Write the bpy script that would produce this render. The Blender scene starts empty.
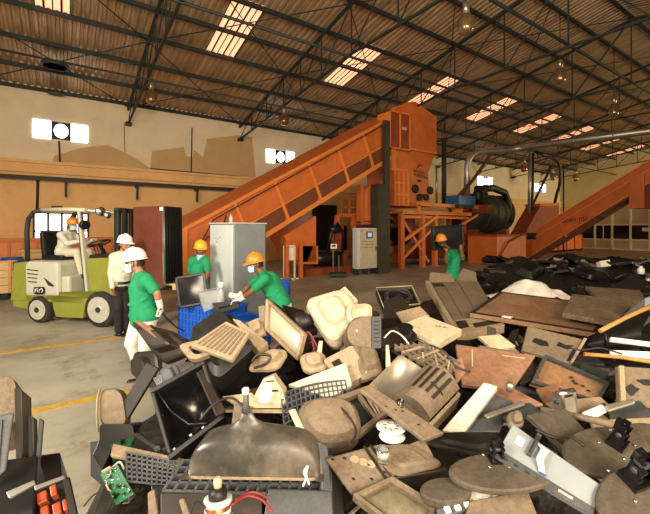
import bpy, bmesh, math, random
from mathutils import Vector, Matrix, noise
random.seed(7)
SC = bpy.context.scene; COL = SC.collection
PI = math.pi
# ---------------------------------------------------------------- camera frame
_n = math.hypot(.565, .825)
FW = Vector((.565/_n, .825/_n, 0)); RT = Vector((.825/_n, -.565/_n, 0)); UP = Vector((0, 0, 1))
EYE = Vector((0, 0, 1.8)); FPX = 380.0
def ray(x, y): return FW + RT*((x-325)/FPX) + UP*((228-y)/FPX)
def at(x, y, d): return EYE + ray(x, y)*d
def onz(x, y, z): r = ray(x, y); return EYE + r*((z-1.8)/r.z)
def onY(x, y, Y): r = ray(x, y); return EYE + r*(Y/r.y)
def onX(x, y, X): r = ray(x, y); return EYE + r*(X/r.x)
def CL(L, d, z=0): return RT*L + FW*d + UP*z
def toCL(p): return p.dot(RT), p.dot(FW)

# ---------------------------------------------------------------- mesh builder
class MB:
    def __init__(s, f=None): s.v = []; s.f = []; s.mi = []; s.sm = []; s.fn = f; s.mats = []; s.cur = 0
    def add(s, vs, fs, smooth=False):
        b = len(s.v)
        for v in vs:
            v = Vector(v); s.v.append(s.fn(v) if s.fn else v)
        for f in fs: s.f.append([b+i for i in f]); s.mi.append(s.cur); s.sm.append(smooth)
        return s
    def mat(s, m):
        if m not in s.mats: s.mats.append(m)
        s.cur = s.mats.index(m); return s
    def box(s, c, d, rot=None):
        c = Vector(c); h = Vector(d)/2; vs = []
        for sx in (-1, 1):
            for sy in (-1, 1):
                for sz in (-1, 1):
                    p = Vector((sx*h.x, sy*h.y, sz*h.z))
                    if rot is not None: p = rot @ p
                    vs.append(c+p)
        return s.add(vs, [(0,1,3,2),(4,6,7,5),(0,4,5,1),(2,3,7,6),(0,2,6,4),(1,5,7,3)])
    def b2(s, a, b): # box from min/max corners
        a = Vector(a); b = Vector(b); return s.box((a+b)/2, b-a)
    def bar(s, a, b, w, h=None, up=(0,0,1)):
        a = Vector(a); b = Vector(b); h = h or w; z = (b-a)
        L = z.length
        if L < 1e-6: return s
        z = z/L; u = Vector(up)
        if abs(z.dot(u)) > .98: u = Vector((1,0,0))
        x = z.cross(u).normalized(); y = x.cross(z)
        m = Matrix((x, y, z)).transposed()
        return s.box((a+b)/2, (w, h, L), m)
    def prism(s, pts, vec):
        vec = Vector(vec); n = len(pts); p = [Vector(q) for q in pts]
        vs = p+[q+vec for q in p]
        fs = [list(range(n))[::-1], list(range(n, 2*n))]+[(i, (i+1)%n, n+(i+1)%n, n+i) for i in range(n)]
        return s.add(vs, fs)
    def tube(s, pts, r, n=8, caps=True, smooth=True):
        P = [Vector(p) for p in pts]; rs = r if isinstance(r, (list, tuple)) else [r]*len(P)
        vs = []; up = None
        for i, p in enumerate(P):
            t = (P[min(i+1, len(P)-1)]-P[max(i-1, 0)]).normalized()
            if up is None:
                up = Vector((0,0,1)) if abs(t.z) < .9 else Vector((1,0,0))
            x = t.cross(up).normalized(); y = x.cross(t).normalized(); up = y
            for k in range(n):
                a = 2*PI*k/n; vs.append(p+(x*math.cos(a)+y*math.sin(a))*rs[i])
        fs = [(i*n+k, i*n+(k+1)%n, (i+1)*n+(k+1)%n, (i+1)*n+k) for i in range(len(P)-1) for k in range(n)]
        s.add(vs, fs, smooth)
        if caps:
            b = len(s.v)-len(vs)
            s.f.append([b+k for k in range(n)][::-1]); s.mi.append(s.cur); s.sm.append(False)
            s.f.append([b+(len(P)-1)*n+k for k in range(n)]); s.mi.append(s.cur); s.sm.append(False)
        return s
    def lathe(s, prof, c=(0,0,0), ax=(0,0,1), n=20, smooth=True, sx=1, sy=1):
        c = Vector(c); z = Vector(ax).normalized(); u = Vector((1,0,0)) if abs(z.x) < .9 else Vector((0,1,0))
        y = z.cross(u).normalized(); x = y.cross(z)
        vs = []
        for r, h in prof:
            for k in range(n):
                a = 2*PI*k/n; vs.append(c+x*(r*sx*math.cos(a))+y*(r*sy*math.sin(a))+z*h)
        m = len(prof)
        fs = [(i*n+k, i*n+(k+1)%n, (i+1)*n+(k+1)%n, (i+1)*n+k) for i in range(m-1) for k in range(n)]
        s.add(vs, fs, smooth); b = len(s.v)-len(vs)
        if prof[0][0] > 1e-5: s.f.append([b+k for k in range(n)][::-1]); s.mi.append(s.cur); s.sm.append(False)
        if prof[-1][0] > 1e-5: s.f.append([b+(m-1)*n+k for k in range(n)]); s.mi.append(s.cur); s.sm.append(False)
        return s
    def ball(s, c, r, n=10, m=7, rot=None):
        c = Vector(c); r = Vector(r) if not isinstance(r, (int, float)) else Vector((r, r, r)); vs = []
        for i in range(m+1):
            t = PI*i/m
            for k in range(n):
                a = 2*PI*k/n; p = Vector((r.x*math.sin(t)*math.cos(a), r.y*math.sin(t)*math.sin(a), r.z*math.cos(t)))
                if rot is not None: p = rot @ p
                vs.append(c+p)
        return s.add(vs, [(i*n+k, (i+1)*n+k, (i+1)*n+(k+1)%n, i*n+(k+1)%n) for i in range(m) for k in range(n)], True)
    def caps(s, a, b, ra, rb, n=10):
        a = Vector(a); b = Vector(b); z = b-a; L = z.length
        if L < 1e-5: return s.ball(a, ra)
        pr = [(max(ra*math.sin(t), 1e-4), -ra*math.cos(t)) for t in [PI/2*i/4 for i in range(4)]]
        pr += [(max(rb*math.sin(t), 1e-4), L-rb*math.cos(t)) for t in [PI/2+PI/2*i/4 for i in range(5)]]
        return s.lathe(pr, a, z, n)
    def loft(s, rings, close=True, cap0=True, cap1=True, smooth=False):
        n = len(rings[0]); vs = [p for r in rings for p in r]
        fs = [(i*n+k, i*n+(k+1)%n, (i+1)*n+(k+1)%n, (i+1)*n+k) for i in range(len(rings)-1) for k in range(n if close else n-1)]
        s.add(vs, fs, smooth); b = len(s.v)-len(vs)
        if cap0: s.f.append([b+k for k in range(n)][::-1]); s.mi.append(s.cur); s.sm.append(False)
        if cap1: s.f.append([b+(len(rings)-1)*n+k for k in range(n)]); s.mi.append(s.cur); s.sm.append(False)
        return s
    def sheet(s, fn, nu, nv, smooth=True, th=0):
        vs = [fn(i/nu, j/nv) for j in range(nv+1) for i in range(nu+1)]
        fs = [(j*(nu+1)+i, j*(nu+1)+i+1, (j+1)*(nu+1)+i+1, (j+1)*(nu+1)+i) for j in range(nv) for i in range(nu)]
        return s.add(vs, fs, smooth)
    def mesh(s, name, origin):
        me = bpy.data.meshes.new(name)
        me.from_pydata([v-origin for v in s.v], [], s.f)
        for m in s.mats: me.materials.append(m)
        me.polygons.foreach_set('material_index', s.mi); me.polygons.foreach_set('use_smooth', s.sm)
        bm = bmesh.new(); bm.from_mesh(me); bmesh.ops.recalc_face_normals(bm, faces=bm.faces); bm.to_mesh(me); bm.free()
        me.update(); return me

# ---------------------------------------------------------------- things and parts
def base_of(vs):
    return Vector(((min(v.x for v in vs)+max(v.x for v in vs))/2, (min(v.y for v in vs)+max(v.y for v in vs))/2, min(v.z for v in vs)))
def tag(o, label=None, cat=None, group=None, kind=None):
    if label: o['label'] = label
    if cat: o['category'] = cat
    if group: o['group'] = group
    if kind: o['kind'] = kind
    return o
def solo(name, mb, m, label=None, cat=None, group=None, kind=None, bevel=0):
    if m is not None and not mb.mats: mb.mats = [m]
    org = base_of(mb.v)
    o = bpy.data.objects.new(name, mb.mesh(name, org)); COL.objects.link(o); o.location = org
    if bevel: bev(o, bevel)
    return tag(o, label, cat, group, kind)
def struct(name, mb, m, bevel=0): return solo(name, mb, m, None, None, None, 'structure', bevel)
def bev(o, w, seg=2):
    b = o.modifiers.new('bevel', 'BEVEL'); b.width = w; b.segments = seg; b.limit_method = 'ANGLE'; b.angle_limit = math.radians(40)
class Thing:
    def __init__(s, name, label, cat, group=None, loc=None, fn=None, kind=None):
        s.a = (name, label, cat, group, kind); s.loc = loc; s.parts = []; s.fn = fn
    def part(s, name, m=None, parent=None, bevel=0, label=None, kind=None):
        mb = MB(s.fn)
        if m is not None: mb.mats = [m]
        s.parts.append([name, mb, parent, bevel, label, None, kind]); return mb
    def done(s):
        name, label, cat, group, kind = s.a
        s.parts = [p for p in s.parts if p[1].v]
        org = s.loc or base_of([v for p in s.parts for v in p[1].v])
        root = bpy.data.objects.new(name, None); root.empty_display_size = .1; COL.objects.link(root); root.location = org
        tag(root, label, cat, group, kind)
        for p in s.parts:
            nm, mb, par, bv, lb, _, kd = p
            c = base_of(mb.v); o = bpy.data.objects.new(nm, mb.mesh(nm, c)); COL.objects.link(o)
            p[5] = (o, c)
            if par is not None:
                q = [x for x in s.parts if x[1] is par][0]; o.parent = q[5][0]; o.location = c-q[5][1]
            else: o.parent = root; o.location = c-org
            if bv: bev(o, bv)
            if lb: o['label'] = lb
            if kd: o['kind'] = kd
        s.root = root; return root
def copy_tree(o, parent=None):
    c = o.copy(); COL.objects.link(c)
    if parent is not None: c.parent = parent
    for ch in list(o.children): copy_tree(ch, c)
    return c

# quad frame: four image corners (TL,TR,BR,BL) cast on a plane through the centre at height H
def nrm(tilt, az=0):
    t = math.radians(tilt); a = math.radians(az)
    return (UP*math.cos(t)+(FW*-math.cos(a)+RT*math.sin(a))*math.sin(t)).normalized()
class Q:
    def __init__(s, cs, H=.9, n=(10, 0), d=None):
        cx = sum(c[0] for c in cs)/4; cy = sum(c[1] for c in cs)/4
        if d is None: d = (1.8-H)*FPX/(cy-228)
        s.c = at(cx, cy, d); s.n = nrm(*n); s.d = d
        if s.n.dot(EYE-s.c) < 0: s.n = -s.n
        s.p = []
        for c in cs:
            r = ray(*c); s.p.append(EYE+r*((s.c-EYE).dot(s.n)/r.dot(s.n)))
        s.W = ((s.p[1]-s.p[0]).length+(s.p[2]-s.p[3]).length)/2
        s.Hh = ((s.p[3]-s.p[0]).length+(s.p[2]-s.p[1]).length)/2
    def __call__(s, v):   # v = (u 0..1 left to right, v 0..1 bottom to top, w metres along the normal)
        u, t, w = v
        a = s.p[3].lerp(s.p[2], u); b = s.p[0].lerp(s.p[1], u)
        return a.lerp(b, t)+s.n*w
def rr(cx, cy, hw, hh, r, w, n=4):
    out = []
    for sx, sy, a0 in ((1,1,0),(-1,1,90),(-1,-1,180),(1,-1,270)):
        for k in range(n+1):
            a = math.radians(a0+90*k/n); out.append((cx+sx*(hw-r)+r*math.cos(a), cy+sy*(hh-r)+r*math.sin(a), w))
    return out
def ell(cx, cy, a, b, w, n=28): return [(cx+a*math.cos(2*PI*k/n), cy+b*math.sin(2*PI*k/n), w) for k in range(n)]

# ---------------------------------------------------------------- materials
def mat(name, col, rough=.6, metal=0, var=.15, scale=6, dust=0, dcol=(.42,.33,.22), bump=.0, bscale=40, emit=None, estr=0, alpha=None, spec=.5, trans=0, streak=None):
    m = bpy.data.materials.new(name); m.use_nodes = True; nt = m.node_tree; nt.nodes.clear(); N = nt.nodes.new; L = nt.links.new
    out = N('ShaderNodeOutputMaterial'); b = N('ShaderNodeBsdfPrincipled'); L(b.outputs[0], out.inputs[0])
    b.inputs['Roughness'].default_value = rough; b.inputs['Metallic'].default_value = metal
    b.inputs['Specular IOR Level'].default_value = spec
    if trans: b.inputs['Transmission Weight'].default_value = trans
    tc = N('ShaderNodeTexCoord'); mp = N('ShaderNodeMapping'); L(tc.outputs['Object'], mp.inputs[0])
    if streak: mp.inputs['Scale'].default_value = streak
    nz = N('ShaderNodeTexNoise'); nz.inputs['Scale'].default_value = scale; nz.inputs['Detail'].default_value = 6; nz.inputs['Roughness'].default_value = .65
    L(mp.outputs[0], nz.inputs['Vector'])
    rp = N('ShaderNodeValToRGB'); rp.color_ramp.elements[0].position = .3; rp.color_ramp.elements[1].position = .7
    c0 = [max(0, c*(1-var)) for c in col]+[1]; c1 = [min(1, c*(1+var)) for c in col]+[1]
    rp.color_ramp.elements[0].color = c0; rp.color_ramp.elements[1].color = c1
    L(nz.outputs['Fac'], rp.inputs[0]); last = rp.outputs[0]
    if dust:
        n2 = N('ShaderNodeTexNoise'); n2.inputs['Scale'].default_value = scale*.6; n2.inputs['Detail'].default_value = 8; n2.inputs['Roughness'].default_value = .7
        L(tc.outputs['Object'], n2.inputs['Vector'])
        mr = N('ShaderNodeMapRange'); mr.inputs[1].default_value = .62-.35*dust; mr.inputs[2].default_value = .82-.3*dust; mr.inputs[4].default_value = min(1, .45+dust*.6)
        L(n2.outputs['Fac'], mr.inputs[0])
        mx = N('ShaderNodeMix'); mx.data_type = 'RGBA'; L(mr.outputs[0], mx.inputs[0]); L(last, mx.inputs[6]); mx.inputs[7].default_value = (*dcol, 1); last = mx.outputs[2]
        ra = N('ShaderNodeMapRange'); ra.inputs[3].default_value = rough; ra.inputs[4].default_value = max(rough, .8); L(mr.outputs[0], ra.inputs[0]); L(ra.outputs[0], b.inputs['Roughness'])
    if dust >= .2 and scale >= 3.9:
        n4 = N('ShaderNodeTexNoise'); n4.inputs['Scale'].default_value = scale*7; n4.inputs['Detail'].default_value = 9; n4.inputs['Roughness'].default_value = .75
        L(tc.outputs['Object'], n4.inputs['Vector']); m4 = N('ShaderNodeMapRange'); m4.inputs[1].default_value = .38; m4.inputs[2].default_value = .6; m4.inputs[3].default_value = .74; m4.inputs[4].default_value = 1.06
        L(n4.outputs['Fac'], m4.inputs[0]); mv = N('ShaderNodeVectorMath'); mv.operation = 'SCALE'; L(last, mv.inputs[0]); L(m4.outputs[0], mv.inputs['Scale']); last = mv.outputs[0]
    L(last, b.inputs['Base Color'])
    if bump:
        n3 = N('ShaderNodeTexNoise'); n3.inputs['Scale'].default_value = bscale; n3.inputs['Detail'].default_value = 5; L(tc.outputs['Object'], n3.inputs['Vector'])
        bp = N('ShaderNodeBump'); bp.inputs['Strength'].default_value = bump; bp.inputs['Distance'].default_value = .02; L(n3.outputs['Fac'], bp.inputs['Height']); L(bp.outputs[0], b.inputs['Normal'])
    if emit: b.inputs['Emission Color'].default_value = (*emit, 1); b.inputs['Emission Strength'].default_value = estr
    if alpha is not None: b.inputs['Alpha'].default_value = alpha
    return m
DT = (.46,.34,.21)
M = dict(
 floor=None,
 wall=mat('wall_paint', (.86,.54,.24), .9, var=.08, scale=1.2, dust=.25, dcol=(.5,.36,.19)),
 wallhi=mat('wall_upper_paint', (.82,.69,.50), .9, var=.07, scale=1.2, dust=.15, dcol=(.5,.38,.24)),
 patch=mat('tan_patch_paint', (.60,.40,.19), .9, var=.08, scale=1.5),
 wallend=mat('end_wall_paint', (.62,.5,.24), .9, var=.12, scale=.8),
 roof=mat('corrugated_sheet', (.50,.35,.21), .5, .35, var=.35, scale=2.0, streak=(3, .25, 1), dust=.2, dcol=(.15,.09,.05)),
 steel=mat('dark_green_steel', (.022,.032,.03), .6, .2, var=.2, scale=5),
 steelr=mat('rust_brown_steel', (.1,.05,.025), .7, .2, var=.25, scale=5),
 sky=mat('skylight_sheet', (.9,.5,.35), .5, var=.1, emit=(1,.47,.26), estr=1.35),
 win=mat('bright_window_pane', (.9,.95,1), .3, emit=(.92,.97,1), estr=4.5),
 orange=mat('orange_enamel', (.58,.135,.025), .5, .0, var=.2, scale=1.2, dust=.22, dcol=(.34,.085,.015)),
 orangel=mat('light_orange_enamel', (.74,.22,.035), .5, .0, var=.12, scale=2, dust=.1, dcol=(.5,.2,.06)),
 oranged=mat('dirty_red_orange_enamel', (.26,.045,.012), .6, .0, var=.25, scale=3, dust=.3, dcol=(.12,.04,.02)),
 mesh=mat('brown_mesh_panel', (.17,.045,.015), .7, .1, var=.25, scale=8),
 black=mat('black_plastic', (.008,.008,.008), .35, var=.3, scale=8, dust=.1, dcol=(.04,.033,.026)),
 blackg=mat('gloss_black_plastic', (.006,.006,.007), .22, var=.2, scale=8, dust=.05, dcol=(.12,.1,.08)),
 blackd=mat('dusty_black_plastic', (.010,.009,.008), .5, var=.3, scale=7, dust=.2, dcol=(.06,.046,.032)),
 dark=mat('dark_brown_plastic', (.022,.015,.010), .5, var=.3, scale=7, dust=.3, dcol=(.09,.062,.04)),
 tan=mat('dusty_tan_plastic', (.20,.15,.10), .65, var=.18, scale=5, dust=.4, dcol=(.14,.10,.065), bump=.3),
 tanl=mat('light_tan_plastic', (.38,.29,.19), .6, var=.15, scale=5, dust=.3, dcol=(.28,.2,.12), bump=.25),
 cream=mat('cream_plastic', (.60,.50,.35), .55, var=.1, scale=5, dust=.25, dcol=(.5,.38,.24)),
 beigew=mat('off_white_plastic', (.66,.61,.50), .5, var=.1, scale=6, dust=.2, dcol=(.5,.4,.27)),
 brown=mat('brown_board', (.25,.13,.065), .6, var=.2, scale=4, dust=.45, dcol=(.33,.22,.13), bump=.15),
 redbr=mat('red_brown_board', (.27,.14,.085), .6, var=.22, scale=5, dust=.35, dcol=(.33,.22,.15), bump=.15),
 disc=mat('dusty_brown_disc', (.085,.067,.048), .65, var=.2, scale=7, dust=.4, dcol=(.13,.1,.07), bump=.2),
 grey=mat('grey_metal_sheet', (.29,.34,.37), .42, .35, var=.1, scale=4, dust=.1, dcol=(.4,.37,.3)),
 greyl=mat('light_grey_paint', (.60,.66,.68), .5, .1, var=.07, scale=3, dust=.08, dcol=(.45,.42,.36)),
 greyd=mat('slate_grey_plastic', (.055,.06,.065), .5, .1, var=.2, scale=8, dust=.25, dcol=(.16,.14,.115)),
 greyp=mat('grey_blue_plastic', (.085,.095,.105), .5, var=.2, scale=8, dust=.25, dcol=(.2,.18,.155)),
 chrome=mat('bright_metal', (.62,.62,.6), .3, 1, var=.1, scale=8),
 galv=mat('galvanised_duct', (.45,.42,.36), .4, .8, var=.2, scale=3, dust=.15),
 white=mat('white_plastic', (.85,.85,.82), .45, var=.05),
 sheet=mat('white_sheet_plastic', (.85,.80,.72), .8, var=.08, scale=3),
 crt=mat('crt_glass_cone', (.058,.056,.048), .28, .1, var=.3, scale=4, dust=.5, dcol=(.19,.155,.115), spec=.6),
 screen=mat('pale_crt_screen', (.40,.39,.28), .25, var=.05, scale=3),
 screend=mat('dull_crt_screen', (.17,.15,.10), .3, var=.15, scale=5, dust=.45, dcol=(.3,.23,.15)),
 pcb=mat('green_circuit_board', (.02,.16,.06), .4, var=.35, scale=30),
 copper=mat('copper_winding', (.42,.13,.05), .35, .7, var=.3, scale=30),
 wire=mat('dark_cable', (.03,.02,.02), .5),
 wirer=mat('red_cable', (.3,.03,.03), .5),
 lime=mat('lime_enamel', (.25,.265,.04), .4, var=.1, scale=3, dust=.1, dcol=(.3,.28,.12)),
 forkgrey=mat('forklift_grey_panel', (.52,.52,.42), .4, var=.06, scale=3, dust=.1),
 tyre=mat('black_rubber', (.02,.019,.018), .85, var=.2, dust=.25, dcol=(.14,.11,.08)),
 rim=mat('grey_wheel_rim', (.62,.6,.52), .5, .3, var=.15, dust=.2),
 skin=mat('brown_skin', (.22,.09,.045), .55, var=.08), skinl=mat('light_brown_skin', (.42,.20,.11), .55, var=.08),
 green=mat('green_cotton', (.008,.26,.11), .85, var=.12, scale=10, bump=.2, bscale=14),
 pants=mat('white_cotton', (.72,.70,.64), .9, var=.06, bump=.3, bscale=12),
 shirt=mat('pale_grey_shirt', (.55,.56,.47), .85, var=.06, bump=.3, bscale=12),
 khaki=mat('khaki_trousers', (.60,.55,.42), .85, var=.06),
 trousers=mat('black_trousers', (.012,.012,.013), .8, var=.1),
 hwhite=mat('white_helmet_shell', (.88,.88,.86), .3, var=.03), hyel=mat('yellow_helmet_shell', (.85,.42,.02), .35, var=.05), horg=mat('orange_helmet_shell', (.72,.24,.03), .35, var=.05),
 maskw=mat('white_mask_cloth', (.85,.85,.85), .9), maskb=mat('blue_mask_cloth', (.35,.62,.75), .9),
 glove=mat('white_glove', (.82,.82,.80), .9), hair=mat('black_hair', (.01,.008,.007), .6), eye=mat('dark_eye', (.02,.015,.01), .2),
 blue=mat('blue_crate_plastic', (.015,.11,.55), .4, var=.15, scale=6, dust=.1, dcol=(.1,.14,.3)),
 wood=mat('pale_wood', (.62,.42,.2), .7, var=.2, scale=5, streak=(1, 8, 8)),
 maroon=mat('maroon_laminate', (.13,.035,.022), .35, var=.25, scale=3, dust=.15, dcol=(.2,.09,.06)),
 glass=mat('clear_glass', (.9,.9,.95), .05, trans=1, var=0),
 clearp=mat('clear_plastic', (.62,.66,.68), .2, var=.05, alpha=.55),
 darkglass=mat('dark_window_glass', (.006,.008,.01), .12, var=.1),
 panelc=mat('cream_panel', (.52,.44,.26), .7, var=.06), framec=mat('cream_frame', (.75,.68,.48), .6, var=.04),
 lampglass=mat('lamp_dome_glass', (.42,.27,.15), .2, .7, var=.1), alum=mat('lamp_aluminium', (.55,.5,.4), .3, .8),
 yellow=mat('yellow_floor_paint', (.55,.34,.05), .7, var=.25, scale=8, dust=.2, dcol=(.25,.2,.12)),
 olive=mat('olive_cladding', (.045,.04,.025), .6, .2, var=.3, scale=3), ink=mat('black_ink', (.01,.01,.01), .6),
 bright=mat('bright_orange_plastic', (.30,.05,.012), .4, var=.3, scale=20), rod=mat('orange_wood_rod', (.55,.25,.07), .6, var=.2), 
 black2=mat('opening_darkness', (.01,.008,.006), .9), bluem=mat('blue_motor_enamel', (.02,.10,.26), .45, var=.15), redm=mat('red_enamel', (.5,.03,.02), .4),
 lcd=mat('control_screen', (.3,.4,.6), .2, emit=(.35,.5,.8), estr=.7), scrap=mat('dark_scrap', (.012,.010,.008), .6, var=.6, scale=14, dust=.2, dcol=(.08,.055,.035), bump=.8, bscale=16),
 rug=mat('textured_brown_mat', (.14,.095,.055), .8, var=.4, scale=14, dust=.35, dcol=(.24,.17,.1), bump=.9, bscale=60),
)
def floor_mat():
    m = bpy.data.materials.new('stained_concrete'); m.use_nodes = True; nt = m.node_tree; N = nt.nodes.new; L = nt.links.new
    b = nt.nodes['Principled BSDF']; tc = N('ShaderNodeTexCoord')
    def nz(s, d=8, r=.65):
        n = N('ShaderNodeTexNoise'); n.inputs['Scale'].default_value = s; n.inputs['Detail'].default_value = d; n.inputs['Roughness'].default_value = r; L(tc.outputs['Object'], n.inputs['Vector']); return n.outputs['Fac']
    def ramp(f, p0, c0, p1, c1):
        r = N('ShaderNodeValToRGB'); e = r.color_ramp.elements; e[0].position = p0; e[1].position = p1; e[0].color = (*c0, 1); e[1].color = (*c1, 1); L(f, r.inputs[0]); return r.outputs[0]
    base = ramp(nz(.5), .32, (.27,.25,.19), .68, (.47,.44,.36))
    blot = ramp(nz(2.4, 10, .75), .52, (1,1,1), .68, (.62,.56,.48))
    mx = N('ShaderNodeMix'); mx.data_type = 'RGBA'; mx.blend_type = 'MULTIPLY'; mx.inputs[0].default_value = 1; L(base, mx.inputs[6]); L(blot, mx.inputs[7])
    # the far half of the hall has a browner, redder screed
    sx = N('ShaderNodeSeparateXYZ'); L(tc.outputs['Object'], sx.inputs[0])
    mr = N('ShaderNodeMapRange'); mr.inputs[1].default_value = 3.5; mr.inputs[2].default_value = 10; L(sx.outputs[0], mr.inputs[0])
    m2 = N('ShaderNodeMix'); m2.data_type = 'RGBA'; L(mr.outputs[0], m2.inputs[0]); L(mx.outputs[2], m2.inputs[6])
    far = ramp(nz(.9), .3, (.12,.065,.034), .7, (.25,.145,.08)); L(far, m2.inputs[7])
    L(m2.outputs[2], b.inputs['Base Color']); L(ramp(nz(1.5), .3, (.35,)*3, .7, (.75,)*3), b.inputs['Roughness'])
    bp = N('ShaderNodeBump'); bp.inputs['Strength'].default_value = .25; bp.inputs['Distance'].default_value = .01; L(nz(12), bp.inputs['Height']); L(bp.outputs[0], b.inputs['Normal'])
    return m
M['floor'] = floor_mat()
def text_mesh(txt, size, o, xdir, ydir, th=.004):
    cu = bpy.data.curves.new('txt', 'FONT'); cu.body = txt; cu.size = size; cu.extrude = th/2
    ob = bpy.data.objects.new('txt', cu); COL.objects.link(ob); bpy.context.view_layer.update()
    me = bpy.data.meshes.new_from_object(ob.evaluated_get(bpy.context.evaluated_depsgraph_get()))
    x = Vector(xdir).normalized(); y = Vector(ydir).normalized(); z = x.cross(y)
    vs = [Vector(o)+x*v.co.x+y*v.co.y+z*v.co.z for v in me.vertices]; fs = [list(p.vertices) for p in me.polygons]
    bpy.data.objects.remove(ob); bpy.data.curves.remove(cu); bpy.data.meshes.remove(me)
    return vs, fs
# ================================================================ THE HALL
X0, X1, YW, YR, YB = -6.0, 43.0, 19.04, 5.43, -8.2
ZE, SL = 7.43, .202
def zr(Y): return ZE+SL*(YW-Y) if Y >= YR else ZE+SL*(YW-YR)-SL*(YR-Y)
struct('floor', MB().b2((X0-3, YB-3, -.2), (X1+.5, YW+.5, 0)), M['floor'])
# left wall: a lower storey, a ledge, an upper storey
struct('wall_left', MB().b2((X0, YW, 0), (X1, YW+.3, 7.5)), M['wallhi'])
w = MB(); w.b2((X0, YW-.02, 0), (12.1, YW+.0, 4.2)); w.b2((13.9, YW-.02, 0), (X1, YW, 4.2)); w.b2((12.1, YW-.02, 3.2), (13.9, YW, 4.2))
struct('trim_1', w, M['wall'])                                   # ochre painted lower half
w = MB(); w.b2((X0, YW-.24, 4.36), (X1, YW, 4.48)); w.b2((X0, YW-.12, 4.05), (X1, YW, 4.38)); w.b2((X0, YW-.2, 3.99), (X1, YW, 4.07))
struct('trim_2', w, M['wall'])                                   # concrete ledge
w = MB()
for poly in ([(52,166),(54,156),(80,148),(108,145),(130,155),(150,168),(240,176),(245,184),(52,172)], [(152,151),(184,147),(186,156),(193,157),(194,150),(203,157),(207,139),(238,135),(252,137),(256,180),(150,171)]):
    w.prism([onY(x, y, YW-.012) for x, y in poly], (0, .012, 0))
struct('trim_3', w, M['patch'])                                  # large tan paint patches
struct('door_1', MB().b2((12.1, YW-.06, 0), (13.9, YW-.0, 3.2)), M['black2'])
# the crane rail on brackets
w = MB(); w.b2((X0, YW-.55, 3.68), (12.0, YW-.40, 3.83)); 
x = -5.2
while x < 12:
    w.bar((x, YW-.45, 3.7), (x, YW-.4, 3.05), .09)
    w.b2((x-.05, YW-.5, 3.6), (x+.05, YW-.02, 3.7)); x += 2.62
struct('trim_4', w, M['steel'])
# end wall (gable)
w = MB(); w.prism([(X1, YB, 0), (X1, YW, 0), (X1, YW, ZE), (X1, YR, zr(YR)), (X1, YB, zr(YB))], (.3, 0, 0)); struct('wall_end', w, M['wallend'])
w = MB(); w.b2((16, YB-.3, 0), (X1, YB, zr(YB))); struct('wall_right', w, M['wallend'])
w = MB()                                                           # back wall with a wide open doorway
w.b2((X0-.3, 9.5, 0), (X0, YW, ZE)); w.b2((X0-.3, YB, 6.0), (X0, 9.5, ZE)); w.b2((X0-.3, YB, 0), (X0, -6.0, 6)); struct('wall_back', w, M['wallhi'])
# high windows: two bright panes with a round fan opening between them
for i, (xc, wd) in enumerate(((-.12, 1.85), (10.0, 1.75), (19.8, 2.1), (29.6, 2.1), (38.9, 2.1))):
    z = 5.78; t = Thing(f'window_{i+1}', None, None, kind='structure'); h = .36; q = wd/2
    f = t.part('window_frame', M['steel']); f.b2((xc-.33, YW-.05, z-h), (xc-.27, YW, z+h)); f.b2((xc+.27, YW-.05, z-h), (xc+.33, YW, z+h))
    n = 24                                                        # square plate with a round hole
    sq = [];  ci = []
    for k in range(n):
        a = 2*PI*k/n; c, s_ = math.cos(a), math.sin(a); m_ = max(abs(c), abs(s_)); sq.append((xc+.3*c/m_, YW-.04, z+h*s_/m_)); ci.append((xc+.25*c, YW-.04, z+.29*s_))
    f.loft([sq, ci], cap0=False, cap1=False)
    g = t.part('window_pane', M['win']); g.b2((xc-q, YW-.035, z-h), (xc-.33, YW-.01, z+h)); g.b2((xc+.33, YW-.035, z-h), (xc+q, YW-.01, z+h)); g.b2((xc-.27, YW-.03, z-.3), (xc+.27, YW-.01, z+.3))
    t.done()
# low window behind the forklift
t = Thing('window_6', None, None, kind='structure'); a = onY(34, 213, YW); b = onY(88, 240, YW); wx = (b.x-a.x)/4
f = t.part('window_frame', M['steel'])
for k in range(5): f.b2((a.x+wx*k-.04, YW-.07, b.z), (a.x+wx*k+.04, YW-.03, a.z))
for zz in (a.z, b.z, (a.z*.35+b.z*.65)): f.b2((a.x, YW-.07, zz-.03), (b.x, YW-.03, zz+.03))
t.part('window_pane', M['win']).b2((a.x, YW-.05, b.z), (b.x, YW-.03, a.z)); t.done()
# ---- roof: corrugated sheets with cut-outs for the skylights
SKX = [-.3+5.2*k for k in range(9)]; SKY = (11.35, 14.2); SKW = .52
def corr(Ya, Yb, xs, xe, per=.22, mid=True):
    mb = MB(); n = int((xe-xs)/per)
    for i in range(n):
        x = xs+i*per; segs = [(Ya, Yb)]
        if mid and any(abs(x+per/2-c) < SKW for c in SKX): segs = [(Ya, SKY[1]), (SKY[0], Yb)]
        for s0, s1 in segs:
            pr = [(x, 0), (x+per*.2, 0), (x+per*.32, .055), (x+per*.68, .055), (x+per*.8, 0), (x+per, 0)]
            if i % 4 == 0: pr[1:3] = [(x+per*.15, 0), (x+per*.3, .075)]
            vs = [(px, s0, zr(s0)+pz) for px, pz in pr]+[(px, s1, zr(s1)+pz) for px, pz in pr]
            mb.add(vs, [(k, k+1, k+7, k+6) for k in range(5)])
    return mb
struct('ceiling', corr(YW+.4, YR, X0-2, X1), M['roof'])
struct('ceiling', corr(YR, YB-.4, X0-2, X1, mid=False), M['roof'])
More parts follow.
